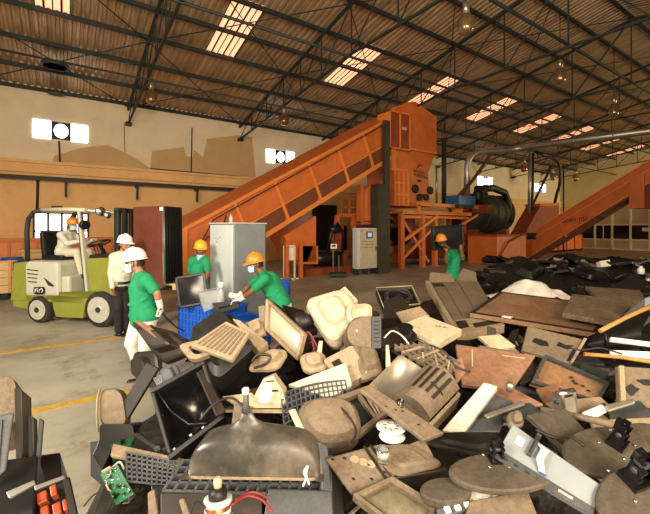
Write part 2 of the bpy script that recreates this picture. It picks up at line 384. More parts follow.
for i, c in enumerate(SKX):
    per = .22; k0 = math.ceil((c-SKW-per/2-(X0-2))/per); k1 = math.floor((c+SKW-per/2-(X0-2))/per)
    xa = X0-2+k0*per; xb = X0-2+(k1+1)*per; t = Thing(f'window_{i+7}', None, None, kind='structure')
    mb = t.part('skylight_sheet', M['sky']); nn = (k1-k0+1)
    for j in range(nn):
        x = xa+j*per; pr = [(x+.02, 0), (x+per*.2, 0), (x+per*.32, .055), (x+per*.68, .055), (x+per*.8, 0), (x+per-.02, 0)]
        s0, s1 = SKY[1], SKY[0]; vs = [(px, s0, zr(s0)+pz) for px, pz in pr]+[(px, s1, zr(s1)+pz) for px, pz in pr]
        mb.add(vs, [(k, k+1, k+7, k+6) for k in range(5)])
    mb = t.part('sheet_rib', M['steelr'])
    for j in range(nn+1): mb.b2((xa+j*per-(.03 if j%2 else .012), SKY[0], 0), (xa+j*per+(.03 if j%2 else .012), SKY[1], .02)); 
    for k in range(len(mb.v)): mb.v[k] = Vector((mb.v[k].x, mb.v[k].y, zr(mb.v[k].y)-.01+mb.v[k].z))
    t.done()
# ---- purlins
PY = [19.0, 17.45, 15.78, 14.15, 12.75, 11.3, 9.7, 8.2, 6.7, 5.5]
w = MB()
for Y in PY: w.b2((X0-2, Y-.035, zr(Y)-.16), (X1, Y+.035, zr(Y)-.02)); w.b2((X0-2, Y-.08, zr(Y)-.17), (X1, Y+.035, zr(Y)-.145))
for Y in [4.0, 2.4, .8, -.8, -2.4, -4, -5.6, -7.2]: w.b2((X0-2, Y-.05, zr(Y)-.2), (X1, Y+.05, zr(Y)-.02))
struct('trim_5', w, M['steel'])
w = MB()                                                           # longitudinal tie pipes and wind bracing rods
w.tube([(X0-2, 9.7, 7.35), (X1, 9.7, 7.35)], .045, 6); w.tube([(X0-2, 14.07, 6.85), (X1, 14.07, 6.85)], .035, 6); w.tube([(X0-2, 5.43, 7.45), (X1, 5.43, 7.45)], .05, 6)
TX = [2.34+5.24*k for k in range(-1, 8)]
for i in range(len(TX)-1):
    a, b = TX[i], TX[i+1]
    for (y0, y1) in ((18.9, 14.1), (14.1, 9.7), (9.7, 5.43)):
        w.tube([(a, y0, zr(y0)-.28), (b, y1, zr(y1)-.28)], .02, 5); w.tube([(b, y0, zr(y0)-.28), (a, y1, zr(y1)-.28)], .02, 5)
w.lathe([(.42, -.04), (.42, .04), (.36, .04), (.36, -.04)], ((TX[0]+TX[1])/2, 16.5, 7.55), (0,0,1), 20)
w.lathe([(.3, -.04), (.3, .04), (.1, .04)], ((TX[0]+TX[1])/2, 18.6, 7.2), (0,0,1), 16)
struct('trim_6', w, M['steel'])
w = MB(); w.tube([onY(192, 128, YW-.03), onY(191, 180, YW-.03)], .03, 5); w.tube([onY(59, 141, YW-.03), onY(60, 162, YW-.03)], .035, 5); w.tube([onY(38, 176, YW-.05), onY(37, 213, YW-.05)], .05, 5); w.tube([onY(124, 122, YW-.03), onY(125, 152, YW-.03)], .012, 5)
struct('trim_7', w, M['steel'])
# ---- trusses
ORD = ['nearest and leftmost, over the forklift', 'over the worker in the white helmet', 'second from the left, over the grey cabinet', 'third from the left, above the long inclined conveyor', 'fourth from the left, above the tall orange tower', 'fifth from the left, behind the shredder tower', 'sixth from the left, over the bent silver duct', 'seventh from the left, near the end wall', 'farthest, just in front of the yellow end wall']
for i, X in enumerate(TX):
    t = Thing('roof_truss', 'dark green steel roof truss, '+ORD[i], 'roof truss', 'steel roof trusses')
    tc = t.part('top_chord', M['steel']); bc = t.part('bottom_chord', M['steel'])
    top = lambda Y: zr(Y)-.33
    for s in (0, 1):
        tc.bar((X, YW if not s else YB, top(YW) if not s else top(YB)), (X, YR, top(YR)), .09, .09)
    bc.bar((X, YW-.05, 6.45), (X, 9.57, 7.38), .07, .07); bc.bar((X, 9.57, 7.38), (X, 1.3, 7.38), .07, .07); bc.bar((X, 1.3, 7.38), (X, YB, 6.45), .07, .07)
    tc.b2((X-.12, YW-.3, 6.35), (X+.12, YW-.02, 6.5))
    bot = lambda Y: 6.45+.098*(YW-Y) if Y > 9.57 else (7.38 if Y > 1.3 else 7.38-.098*(1.3-Y))
    ys = [19.0, 17.45, 15.78, 14.15, 12.75, 11.3, 9.57, 7.5, 5.43, 3.4, 1.3, -.8, -2.4, -4, -5.6, -7.6]
    for a, b in zip(ys[:-1], ys[1:]):
        s = t.part('web_post', M['steel']); s.bar((X, b, bot(b)), (X, b, top(b)), .038, .038)
        s = t.part('web_diagonal', M['steel']); s.bar((X, a if a > YR else b, bot(a if a > YR else b)), (X, b if a > YR else a, top(b if a > YR else a)), .032, .032)
    t.done()
# ---- pendant lamps
LAMPS = [((151, 99), 15.6, .24, 'left end, over the forklift'), ((284, 121), 19, .27, 'left of the orange tower, above the bright wall window'), ((466, 27), 10.6, .25, 'largest and highest, at the top of the picture'), ((560, 78), 14.2, .23, 'lower right of the largest lamp'), ((614, 112), 17.2, .22, 'far right, third of the row under the ridge'), ((576, 179), 31, .27, 'in front of the yellow end wall'), ((553, 178), 32, .24, 'just left of the end wall lamp'), ((524, 169), 27, .27, 'above the bent silver duct')]
for (px, py), d, r, wh in LAMPS:
    c = at(px, py, d); r *= .88; t = Thing('pendant_lamp', 'bell shaped high bay pendant lamp, '+wh, 'lamp', 'pendant lamps under the roof')
    t.part('lamp_shade', M['lampglass']).lathe([(.05, .42), (.1, .36), (.55*r*2, .2), (r, 0), (r*1.02, -.04), (r*.85, -.14), (r*.5, -.2), (.01, -.22)], c, n=18)
    t.part('lamp_housing', M['alum']).lathe([(.09, .36), (.1, .62), (.06, .68)], c, n=12)
    t.part('hanging_cord', M['steel']).tube([c+UP*.66, Vector((c.x, c.y, zr(c.y)-.03))], .015, 5); t.done()
# ---- yellow floor lines
struct('trim_8', MB().b2((X0, 4.63, 0), (7, 4.76, .004)), M['yellow'])
struct('trim_9', MB().b2((X0, 7.07, 0), (4.5, 7.2, .004)), M['yellow'])
# ---- glazed partition before the end wall
XP = 37.6; t = Thing('partition', 'cream framed office partition with dark window band at far right', 'partition')
fr = t.part('frame', M['framec']); pn = t.part('panel', M['panelc']); ya = onX(578, 240, XP).y; yb = 0.0
z1 = 1.8-11*33/380; z2 = 1.8+3.2*33/380; zt = 1.8+23*33/380
ys = [ya-(i*1.95) for i in range(9)]
yy = [onX(x, 240, XP).y for x in (582, 595, 612, 632, 650)]; st = (yy[1]-yy[4])/3; ys = [yy[1]+st, yy[1], yy[1]-st, yy[1]-2*st, yy[1]-3*st, yy[1]-4*st, yy[1]-5*st]
pn.b2((XP, ys[-1], 0), (XP+.05, ys[0], z1)); pn.b2((XP, ys[-1], z2), (XP+.05, ys[0], zt))
for y in ys: fr.b2((XP-.05, y-.07, 0), (XP+.07, y+.07, zt))
for zz in (.06, z1, z2, zt): fr.b2((XP-.04, ys[-1], zz-.06), (XP+.06, ys[0], zz+.06))
for a, b in zip(ys[:-1], ys[1:]): t.part('window_pane', M['darkglass']).b2((XP+.0, b+.07, z1+.06), (XP+.03, a-.07, z2-.06))
fr.b2((XP-.04, (ys[1]+ys[2])/2-.03, z1), (XP+.06, (ys[1]+ys[2])/2+.03, z2))
n = t.part('notice', M['white']); n.b2((XP-.01, ys[3]-1.2, z1+.7), (XP-.002, ys[3]-.75, z1+.98))
t.done()
# ================================================================ THE SHREDDING PLANT
def slopebox(mb, a, b, y0, y1, h0, h1):   # inclined box between X,z points a and b, from y0 to y1, offsets h0..h1 vertical
    mb.prism([(a[0], y0, a[1]+h0), (b[0], y0, b[1]+h0), (b[0], y0, b[1]+h1), (a[0], y0, a[1]+h1)], (0, y1-y0, 0))
# --- long inclined conveyor
Yc = 11.6
t = Thing('inclined_conveyor', 'long orange inclined conveyor rising from behind the grey cabinet to the shredder tower', 'conveyor')
A = onY(182, 229, Yc); B = onY(387, 119, Yc); dz = (B.z-A.z)/(B.x-A.x)
Dr = onY(383, 164, Yc); hh = (A.z+dz*(Dr.x-A.x))-Dr.z
zt = lambda x: A.z+dz*(x-A.x)
xg = A.x+hh/dz+(-A.z)/dz if False else A.x+(hh-A.z+.35)/dz
body = t.part('trough', M['orange'])
body.prism([(A.x, Yc, A.z), (A.x, Yc, .35), (max(xg, A.x+.3), Yc, .35), (B.x+.3, Yc, zt(B.x+.3)-hh), (B.x+.3, Yc, zt(B.x+.3))], (0, 1.4, 0))
fr = t.part('side_frame', M['orangel'])
fr.b2((A.x-.02, Yc-.06, 0), (A.x+.14, Yc, A.z)); 
slopebox(fr, (A.x, zt(A.x)), (B.x+.3, zt(B.x+.3)), Yc-.08, Yc+.02, -.10, .02)
slopebox(fr, (xg, zt(xg)), (B.x+.3, zt(B.x+.3)), Yc-.08, Yc+.02, -hh-.02, -hh+.16)
slopebox(fr, (A.x+1.2, zt(A.x+1.2)), (B.x+.3, zt(B.x+.3)), Yc-.04, Yc+.02, -hh+.72, -hh+.78)
ribs = [(258, 190), (297, 178), (325, 160), (350, 144), (372, 128)]
sl = math.atan(dz)
xs = [A.x+1.6, A.x+3.0, A.x+4.35, A.x+5.65, A.x+6.9, A.x+8.0]
for x in xs:
    fr.prism([(x-.05, Yc-.07, zt(x)-.08), (x+.05, Yc-.07, zt(x)-.08), (x+.05+.55, Yc-.07, zt(x+.6)-hh+.1), (x-.05+.55, Yc-.07, zt(x+.5)-hh+.1)], (0, .08, 0))
for x0, x1 in zip(xs[:-1], xs[1:]):
    p = t.part('mesh_panel', M['mesh'])
    a = x0+.5; b = x1+.44
    p.prism([(a, Yc-.025, zt(a)-hh+.16), (b, Yc-.025, zt(b)-hh+.16), (b-.08, Yc-.025, zt(b-.08)-hh+.7), (a-.12, Yc-.025, zt(a-.12)-hh+.7)], (0, .02, 0))
    p2 = t.part('shade_panel', M['orange']); p2.prism([(a-.14, Yc-.02, zt(a-.14)-hh+.8), (b-.12, Yc-.02, zt(b-.12)-hh+.8), (b-.3, Yc-.02, zt(b-.3)-hh+1.35), (a-.32, Yc-.02, zt(a-.32)-hh+1.35)], (0, .015, 0))
cv = t.part('top_cover', M['orange']); 
cv.prism([(A.x, Yc+.0, zt(A.x)+.0), (A.x, Yc+1.4, zt(A.x)+.22), (A.x, Yc+1.4, zt(A.x)-.05), (A.x, Yc, zt(A.x)-.05)], (B.x+.1-A.x, 0, dz*(B.x+.1-A.x)))
cb = t.part('cable', M['wire']); cb.tube([(A.x+.3, Yc-.09, .8), (A.x+.5, Yc-.1, 1.3), (A.x+.9, Yc-.1, zt(A.x+.9)-.22), (B.x-2, Yc-.1, zt(B.x-2)-.18), (B.x, Yc-.1, zt(B.x)-.14)], .022, 5)
cb.tube([(A.x+.5, Yc-.1, 1.3), (A.x+.75, Yc-.12, 1.55), (A.x+1.0, Yc-.12, 1.2), (A.x+1.3, Yc-.1, zt(A.x+1.3)-.3)], .025, 5)
# support hopper under the belly
sp = t.part('support_box', M['orange'])
P = lambda x, y: onY(x, y, Yc+.1)
sp.prism([P(284, 236), P(316, 216), P(316, 262), P(298, 262)], (0, 1.2, 0)); sp.prism([P(298, 246), P(318, 246), P(318, 264), P(298, 264)], (0, 1.2, 0))
for x in (300, 286): p = P(x, 262); sp.b2((p.x-.06, Yc, 0), (p.x+.06, Yc+.12, P(x, 240).z))
t.done()
# drive skid with motor beneath the conveyor
t = Thing('drive_skid', 'low orange skid with dark pump motor under the inclined conveyor', 'machine')
p0 = onz(300, 266, 0)
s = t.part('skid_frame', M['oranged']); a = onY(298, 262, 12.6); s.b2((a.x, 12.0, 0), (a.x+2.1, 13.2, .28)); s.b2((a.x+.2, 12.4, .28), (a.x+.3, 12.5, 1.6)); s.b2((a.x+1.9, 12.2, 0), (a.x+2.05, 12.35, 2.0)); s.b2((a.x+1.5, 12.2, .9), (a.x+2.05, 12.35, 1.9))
m_ = t.part('motor', M['black']); m_.lathe([(.2, 0), (.3, .05), (.3, .7), (.2, .8)], (a.x+.5, 12.3, .62), (1, 0, 0), 16); m_.box((a.x+1.5, 12.4, .55), (.5, .5, .6)); m_.tube([(a.x+1.1, 12.2, .8), (a.x+1.2, 12.1, 1.6), (a.x+1.5, 12.1, 2.0), (a.x+1.8, 12.1, 1.6), (a.x+1.75, 12.1, .8)], .06, 7)
m_.ball((a.x+1.45, 12.15, 1.75), (.3, .15, .18)); t.done()
# --- shredder tower
t = Thing('shredder_tower', 'tall orange shredder tower with hopper, black round ports and lettering', 'machine')
C = onY(410, 149, 11.5); z0 = C.z; z1 = 1.8+123*16.5/380; x0, x1, y0, y1 = C.x, C.x+1.75, 11.5, 13.3
up = t.part('upper_housing', M['orange']); up.prism([(x0, y0, z0), (x1, y0, z0), (x1, y0, z1-.25), (x0+.35, y0, z1+.2), (x0-.1, y0, z1+.1)], (0, y1-y0, 0))
up.prism([(x0-1.3, y0+.3, z0), (x0+.1, y0+.3, z0), (x0+.1, y0+.3, z1+.1), (x0-1.3, y0+.3, z1-.75)], (0, y1-y0-.3, 0))
lo = t.part('hopper', M['orange']); zb = 2.75
lo.loft([[(x0-.9, y0+.1, z0), (x1, y0+.1, z0), (x1, y1, z0), (x0-.9, y1, z0)], [(x0-.9, y0+.1, 4.3), (x1-.45, y0+.1, 4.3), (x1-.45, y1, 4.3), (x0-.9, y1, 4.3)], [(x0-.9, y0+.1, zb), (x1-.35, y0+.1, zb), (x1-.35, y1, zb), (x0-.9, y1, zb)]])
tr = t.part('trim', M['orangel']); tr.b2((x0-.02, y0-.04, z0-.04), (x1+.03, y1+.04, z0+.04)); tr.b2((x0-.95, y0+.05, 4.25), (x0-.1, y0+.1, 4.33))
for k in range(4): tr.b2((x0-.9+.28*k, y0+.03, zb), (x0-.84+.28*k, y0+.1, 4.2))
for zz in (3.2, 3.7): tr.b2((x0-.9, y0+.05, zz), (x0-.02, y0+.1, zz+.06))
bx = t.part('sight_box', M['orangel']); a = onY(389, 148, y0-.1); b = onY(410, 114.5, y0-.1)
bx.b2((a.x, y0-.15, a.z), (a.x+.06, y0+.6, b.z)); bx.b2((b.x-.06, y0-.15, a.z), (b.x, y0+.6, b.z)); bx.b2((a.x, y0-.15, b.z-.06), (b.x, y0+.6, b.z)); bx.b2((a.x, y0-.15, a.z), (b.x, y0+.6, a.z+.06)); bx.b2(((a.x+b.x)/2-.03, y0-.15, a.z), ((a.x+b.x)/2+.03, y0-.1, b.z))
t.part('box_panel', M['oranged']).b2((a.x+.05, y0-.1, a.z+.05), (b.x-.05, y0+.6, b.z-.05))
pl = t.part('name_plate', M['panelc']); q = onY(404.5, 128.5, y0-.17); pl.b2((q.x-.14, y0-.17, q.z-.06), (q.x+.14, y0-.15, q.z+.06))
st = t.part('chute_post', M['orangel']); q = onY(394, 160, y0); st.b2((q.x-.12, y0, 4.2), (q.x+.12, y0+.2, a.z))
bl = t.part('port', M['ink'])
def portat(x, y, r):
    q = onY(x, y, y0+.1); bl.lathe([(r, 0), (r, .08), (r*.8, .12), (.01, .12)], (q.x, y0+.1, q.z), (0, -1, 0), 20)
portat(414.7, 189, .19); portat(429.5, 190.5, .18)
portat(418.5, 197.5, .15); portat(425.5, 197.5, .15); q = onY(422, 195.5, y0+.1); bl.box((q.x, y0+.02, q.z), (.42, .12, .12))
bl.box((onY(419, 181, y0+.1).x, y0+.08, onY(419, 181, y0+.1).z), (.2, .06, .1))
ink = t.part('lettering', M['ink'])
for txt, py, sz in (('INTECH', 172, .2), ('SHREDDERS', 175.5, .17)):
    q = onY(413.5 if sz > .18 else 414, py, y0+.09); ink.add(*text_mesh(txt, sz, (q.x, y0+.09, q.z), (1, 0, -.12), (0, 0, 1)))
q = onY(420, 167.5, y0+.1)
ink.sheet(lambda u, v: (q.x-.3+.5*u, y0+.085, q.z-.12+.22*math.sin(u*2.4)+(v-.5)*.07*math.sin(u*PI)), 14, 1)
t.done()
# tall dark clad column and cable tray in front of the tower
t = Thing('cable_column', 'tall dark olive clad column beside the control cabinet', 'column')
a = onz(378.5, 274, 0); Y = a.y
b = onY(390, 272, Y); zt_ = onY(384, 184, Y).z
t.part('cladding', M['olive']).b2((a.x, Y, 0), (b.x, Y+.45, zt_)); 
c = onY(388.5, 184, Y); t.part('cable_tray', M['olive']).b2((c.x-.13, Y+.05, zt_), (c.x+.13, Y+.2, onY(388, 120, Y).z)); t.done()
# motor housing on platform left of column
t = Thing('motor_guard', 'rounded orange guard housing standing left of the dark column', 'machine guard')
a = onY(361, 222, 12.2); b = onY(380, 186, 12.2)
fr = t.part('guard_frame', M['orange']); fr.b2((a.x, 12.2, a.z-.05), (a.x+.14, 12.5, b.z)); fr.b2((b.x-.1, 12.2, a.z), (b.x+.1, 12.9, b.z)); fr.b2((a.x, 12.2, a.z-.1), (b.x+.1, 12.9, a.z+.02))
cv = t.part('cover', M['orangel']); cv.prism([(a.x+.2, 12.15, a.z+.05)]+[(a.x+.2+.42-.42*math.cos(k*PI/8), 12.15, b.z-.42+.42*math.sin(k*PI/8)) for k in range(9)]+[(a.x+1.04, 12.15, a.z+.05)], (0, .6, 0)); t.done()
# --- working platform of orange steel
t = Thing('steel_platform', 'orange steel platform with braced legs under the shredder tower', 'platform')
L1 = onz(402, 269, 0); Yp = L1.y; px = lambda x: onY(x, 240, Yp).x; zz = lambda x, y: onY(x, y, Yp).z
zd = zz(404, 214)
dk = t.part('deck', M['orangel']); dk.b2((px(402), Yp-.1, zd), (px(470), Yp+.06, zd+.16)); dk.b2((px(402), Yp, zd+.04), (px(470), Yp+4.2, zd+.12)); 
dk.b2((px(410), Yp-.5, zd+.35), (px(470), Yp-.35, zd+.5)); dk.b2((px(410), Yp-.5, zd+.1), (px(412), Yp-.4, zd+.4)); dk.b2((px(452), Yp-.5, zd+.1), (px(454), Yp, zd+.4))
dk.b2((px(462), Yp+.5, zd+.3), (px(512), Yp+.66, zd+.42)); dk.b2((px(330), Yp+1.0, zd-.1), (px(402), Yp+3, zd)) if False else None
for x, yo in ((403, 0), (424, 0), (436.5, 0), (403, 2.6), (436.5, 2.6), (470, 1.2), (485, 1.2)):
    l = t.part('leg', M['orange']); X = px(x); l.b2((X-.1, Yp+yo, 0), (X+.1, Yp+yo+.2, zd+.05)); l.b2((X-.17, Yp+yo-.05, 0), (X+.17, Yp+yo+.25, .03))
br = t.part('brace', M['orangel'])
br.bar((px(404), Yp-.03, zz(404, 240)), (px(437), Yp-.03, zz(437, 216)), .12); br.bar((px(404), Yp, .5), (px(437), Yp, zz(437, 224)), .1); br.bar((px(404), Yp+.1, zz(404, 219)), (px(430), Yp+.1, zz(430, 262)), .08)
br.bar((px(456), Yp-.2, zz(456, 226)), (px(474), Yp-.2, zz(474, 215)), .1); br.b2((px(403), Yp+.05, zz(403, 216)-.08), (px(470), Yp+.12, zz(403, 216)+.04))
b2 = t.part('crossbeam', M['oranged'])
b2.b2((px(403), Yp+1, zz(403, 230)-.1), (px(437), Yp+1.1, zz(403, 230)+.1)); b2.b2((px(403), Yp+1, zz(403, 243)-.1), (px(437), Yp+1.1, zz(403, 243)+.1)); b2.b2((px(437), Yp+1, zz(403, 235)-.1), (px(500), Yp+1.1, zz(403, 235)+.05)); b2.b2((px(437), Yp+1, .3), (px(500), Yp+1.1, .5))
# left wing with raking leg and handrail
Z = zz(390, 216); rk = t.part('side_bay', M['orange'])
rk.b2((px(352), Yp+.9, Z-.05), (px(402), Yp+1.05, Z+.1)); rk.bar((px(352), Yp+.95, Z), (px(344), Yp+.95, .1), .16); rk.b2((px(350), Yp+.9, 0), (px(353), Yp+1.05, Z)); rk.bar((px(344), Yp+.95, .3), (px(354), Yp+.95, 1.2), .1)
rk.b2((px(392), Yp+.9, 0), (px(394), Yp+1.1, Z)); rk.b2((px(368), Yp+.9, 0), (px(370), Yp+1.1, Z))
for k in range(6): X = px(356+8*k); rk.b2((X-.03, Yp+.95, Z), (X+.03, Yp+1.0, Z+.75))
rk.b2((px(355), Yp+.95, Z+.7), (px(402), Yp+1.0, Z+.76)); rk.b2((px(355), Yp+.95, Z+.35), (px(402), Yp+1.0, Z+.4)); t.done()
# shredder body below the tower, in the platform
t = Thing('shredder_body', 'dark dirty red shredder body under the platform deck', 'machine')
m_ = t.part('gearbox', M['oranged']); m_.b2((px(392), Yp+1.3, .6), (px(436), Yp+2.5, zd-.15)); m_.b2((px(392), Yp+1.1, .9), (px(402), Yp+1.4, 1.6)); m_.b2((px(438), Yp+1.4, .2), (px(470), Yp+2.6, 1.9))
k_ = t.part('motor', M['black']); k_.lathe([(.3, 0), (.42, .05), (.42, .8), (.3, .9)], (px(408), Yp+1.0, 1.4), (1, 0, 0), 18); k_.lathe([(.2, 0), (.3, .05), (.3, .5), (.2, .6)], (px(396), Yp+.9, 1.9), (1, 0, 0), 16); t.done()
# --- control cabinet
t = Thing('control_cabinet', 'pale grey control cabinet with small screen and rows of buttons', 'control cabinet')
a = onz(357.5, 275.5, 0); Y = a.y; x0 = a.x; x1 = onY(377, 270, Y).x; za = onY(360, 269, Y).z; zb = onY(360, 228, Y).z
bd = t.part('body', M['panelc'], bevel=.01); bd.mats = [M['greyl']]; bd.b2((x0, Y, za), (x1, Y+.3, zb))
dr = t.part('door', M['cream'], bevel=.008); dr.b2((x0+.12, Y-.025, za+.04), (x1-.02, Y, zb-.04))
for xx in (x0+.02, (x0+x1)/2, x1-.08): t.part('foot', M['steel']).b2((xx, Y+.02, 0), (xx+.06, Y+.1, za)); t.part('foot', M['steel']).b2((xx, Y+.22, 0), (xx+.06, Y+.29, za))
sx = (x0+x1)/2+.08; sc = t.part('screen_bezel', M['black']); sc.b2((sx-.15, Y-.04, zb-.4), (sx+.15, Y-.022, zb-.14)); t.part('screen', M['lcd']).b2((sx-.1, Y-.045, zb-.35), (sx+.1, Y-.04, zb-.18))
bt = t.part('button', M['ink'], kind=None)
for r in range(3):
    for k in range(7): bt.lathe([(.016, 0), (.016, .015), (.01, .02)], (x0+.2+k*.09, Y-.025, zb-.52-.11*r), (0, -1, 0), 8)
bt.b2((x0+.16, Y-.03, zb-.16), (x0+.2, Y-.024, zb-.12)); hd = t.part('handle', M['steel']); hd.b2((x1-.1, Y-.05, (za+zb)/2-.1), (x1-.07, Y-.025, (za+zb)/2+.05)); t.done()
# --- sign stand and platform scale
t = Thing('sign_stand', 'white steel stand holding a blank grey board on the floor', 'stand')
a = onz(284, 279.5, 0); b = onz(294.5, 279.5, 0); h = 1.8-18*(a-EYE).dot(FW)/380
fr = t.part('frame', M['framec']); dirn = (b-a).normalized(); 
for p in (a, b): fr.bar(p, p+UP*h, .05); fr.bar(p-dirn.cross(UP)*.25+UP*.03, p+dirn.cross(UP)*.25+UP*.03, .05); fr.box(p+UP*.03, (.3, .05, .05))
fr.bar(a+UP*h, b+UP*h, .05); fr.bar(a+UP*.75, b+UP*.75, .04)
bo = t.part('board', M['galv']); bo.bar((a+b)/2+UP*(h-.5), (a+b)/2+UP*(h-.05), (b-a).length-.05, .02, up=dirn.cross(UP)); t.done()
t = Thing('platform_scale', 'small platform scale with white display head standing left of the control cabinet', 'scale')
a = onz(338, 277, 0); fr = t.part('base', M['steel']); fr.box(a+UP*.1, (.62, .5, .1), Matrix.Rotation(-.6, 3, 'Z'))
for q in ((.2,.15),(-.2,.15),(.2,-.15),(-.2,-.15)): fr.box(a+UP*.025+RT*q[0]+FW*q[1], (.06, .06, .05))
c = onz(333, 275, 0); t.part('post', M['galv']).bar(c+UP*.12, c+UP*1.02, .05); t.part('post_brace', M['galv']).bar(c+RT*.22+UP*.15, c+RT*.22+UP*.75, .04)
h = t.part('display_head', M['white'], bevel=.01); h.box(c+UP*1.1+RT*.03, (.24, .12, .18), Matrix.Rotation(-.6, 3, 'Z')); t.part('display', M['ink'], h).box(c+UP*1.12+RT*.03-FW*.075, (.14, .02, .08), Matrix.Rotation(-.6, 3, 'Z')); t.done()
# --- drum, blue motor and housings on the right of the platform
t = Thing('dust_drum', 'large dark ribbed dust drum behind the orange platform', 'drum')
a = onY(474, 232, 12.6); b = onY(512, 196, 12.6); r = (b.z-a.z)/2
d_ = t.part('drum', M['dark']); d_.mats = [M['olive']]; d_.lathe([(.2, 0), (r*.8, .05), (r, .25), (r, b.x-a.x-.3), (r*.8, b.x-a.x-.08), (.2, b.x-a.x)], (a.x, 13.4, (a.z+b.z)/2), (1, 0, 0), 28)
rb = t.part('rib', M['steel'])
for k in range(5): X = a.x+.3+(b.x-a.x-.6)*k/4; rb.lathe([(r-.02, 0), (r+.07, 0), (r+.07, .08), (r-.02, .08)], (X, 13.4, (a.z+b.z)/2), (1, 0, 0), 28)
t.part('cradle', M['oranged']).b2((a.x+.2, 12.6, 0), (a.x+.5, 14.2, a.z+.15)); t.part('cradle', M['oranged']).b2((b.x-.6, 12.6, 0), (b.x-.3, 14.2, a.z+.15)); t.done()
t = Thing('blue_motor', 'blue electric motor on the platform beside the silver duct', 'motor')
a = onY(455.5, 205, 11.3); b = onY(472, 196.5, 11.3); t.part('motor_body', M['bluem'], bevel=.03).b2((a.x, 11.1, a.z), (b.x, 11.9, b.z)); t.part('motor_foot', M['steel']).b2((a.x+.05, 11.15, a.z-.12), (b.x-.05, 11.85, a.z)); t.done()
t = Thing('fan_housing', 'black blower casing between the silver duct and the drum', 'blower')
a = onY(470, 205, 12.3); b = onY(490, 188, 12.3); r = .45
t.part('casing', M['blackd']).lathe([(r*.5, 0), (r, .03), (r, .4), (r*.5, .43)], ((a.x+b.x)/2, 12.5, (a.z+b.z)/2), (0, -1, 0), 24); t.part('inlet', M['steel']).lathe([(.2, 0), (.2, .15), (.14, .15), (.14, 0)], ((a.x+b.x)/2, 12.1, (a.z+b.z)/2), (0, -1, 0), 18)
o_ = t.part('outlet', M['blackd']); o_.tube([((a.x+b.x)/2, 12.5, b.z-.1), (b.x+.6, 12.5, b.z+.05), (b.x+1.8, 12.5, b.z-.15), (b.x+2.2, 12.5, b.z-.7), (b.x+2.25, 12.5, a.z-.9)], .2, 12)
t.part('mount', M['oranged']).b2((a.x, 12.2, 2.6), (b.x, 12.8, a.z+.05)); t.done()
# --- ducts
def duct(lbl, pts, r, m, n=14, cat='duct', name='silver_duct', flanges=True):
    t = Thing(name, lbl, cat); P = [Vector(p) for p in pts]
    sm = []                                   # rounded corners
    for i, p in enumerate(P):
        if 0 < i < len(P)-1:
            a = (P[i-1]-p); b = (P[i+1]-p); R = min(.9, a.length*.45, b.length*.45)
            a = p+a.normalized()*R; b = p+b.normalized()*R
            for k in range(7): s_ = k/6; sm.append(a.lerp(p, s_).lerp(p.lerp(b, s_), s_))
        else: sm.append(p)
    t.part('pipe', m).tube(sm, r, n)
    if flanges:
        f = t.part('flange', m)
        for i in range(len(P)-1):
            L = (P[i+1]-P[i]).length
            for k in range(1, int(L/1.6)): q = P[i].lerp(P[i+1], k*1.6/L); f.lathe([(r, -.03), (r*1.14, -.03), (r*1.14, .03), (r, .03)], q, P[i+1]-P[i], n)
    t.done()
e1 = onX(534, 146, 20); e2 = onX(650, 131.5, 20)
xv = onY(467, 195, 12.3)
duct('thick silver duct bending over and running along under the roof to the right', [(xv.x, 12.3, 2.95), (xv.x, 12.3, onY(467, 152, 12.3).z), (20, 11.0, e1.z+.0), (20, e1.y-.3, e1.z), (20, 2.0, e2.z-.15)], .165, M['galv'])
def vp(x, y0_, y1_, Y): a = onY(x, y0_, Y); b = onY(x, y1_, Y); return (a.x, Y, max(0, min(a.z, b.z))), (a.x, Y, max(a.z, b.z))
duct('black vertical pipe rising right of the shredder tower', [*vp(444, 207, 138, 12.6)], .12, M['steel'], 10, 'pipe', 'black_pipe', False)
duct('thin galvanised pipe standing on the platform just right of the hopper', [*vp(436.5, 205, 165, 12.4)], .05, M['galv'], 8, 'pipe', 'thin_pipe', False)
duct('slanting dark pipe crossing in front of the silver duct', [onY(496, 146, 12.0), onY(475, 178, 12.0), onY(452, 203, 12.0)], .09, M['steelr'], 8, 'pipe', 'slanting_pipe', False)
a, b = vp(529, 214, 152, 12.6); c = onY(534, 150, 12.6)
duct('left of the two slim upright pipes behind the second conveyor', [a, (a[0]+.15, 12.6, b[2]), ], .1, M['galv'], 8, 'pipe', 'upright_pipe', False)
duct('right of the two slim upright pipes behind the second conveyor', [(a[0]+.3, 12.6, a[2]-1), (a[0]+.5, 12.6, b[2])], .09, M['steel'], 8, 'pipe', 'upright_pipe', False)
duct('thin dark pipe slanting behind the upright pipes', [onY(533, 204, 13), onY(552, 165, 13)], .08, M['steel'], 8, 'pipe', 'slanting_pipe', False)
duct('black curved pipe dropping to the slanted orange hood', [onY(554, 205, 12.6)+Vector((0, 0, -.3)), onY(556, 196, 12.6), onY(560, 185, 12.6), onY(560, 164, 12.6), onY(553, 158, 12.6), onY(536, 152, 12.6)], .1, M['black'], 10, 'pipe', 'curved_pipe', False)
duct('thin vertical pole behind the slanted orange hood', [*vp(563.5, 252, 164, 13.5)], .06, M['steel'], 8, 'pole', 'vertical_pole', False)
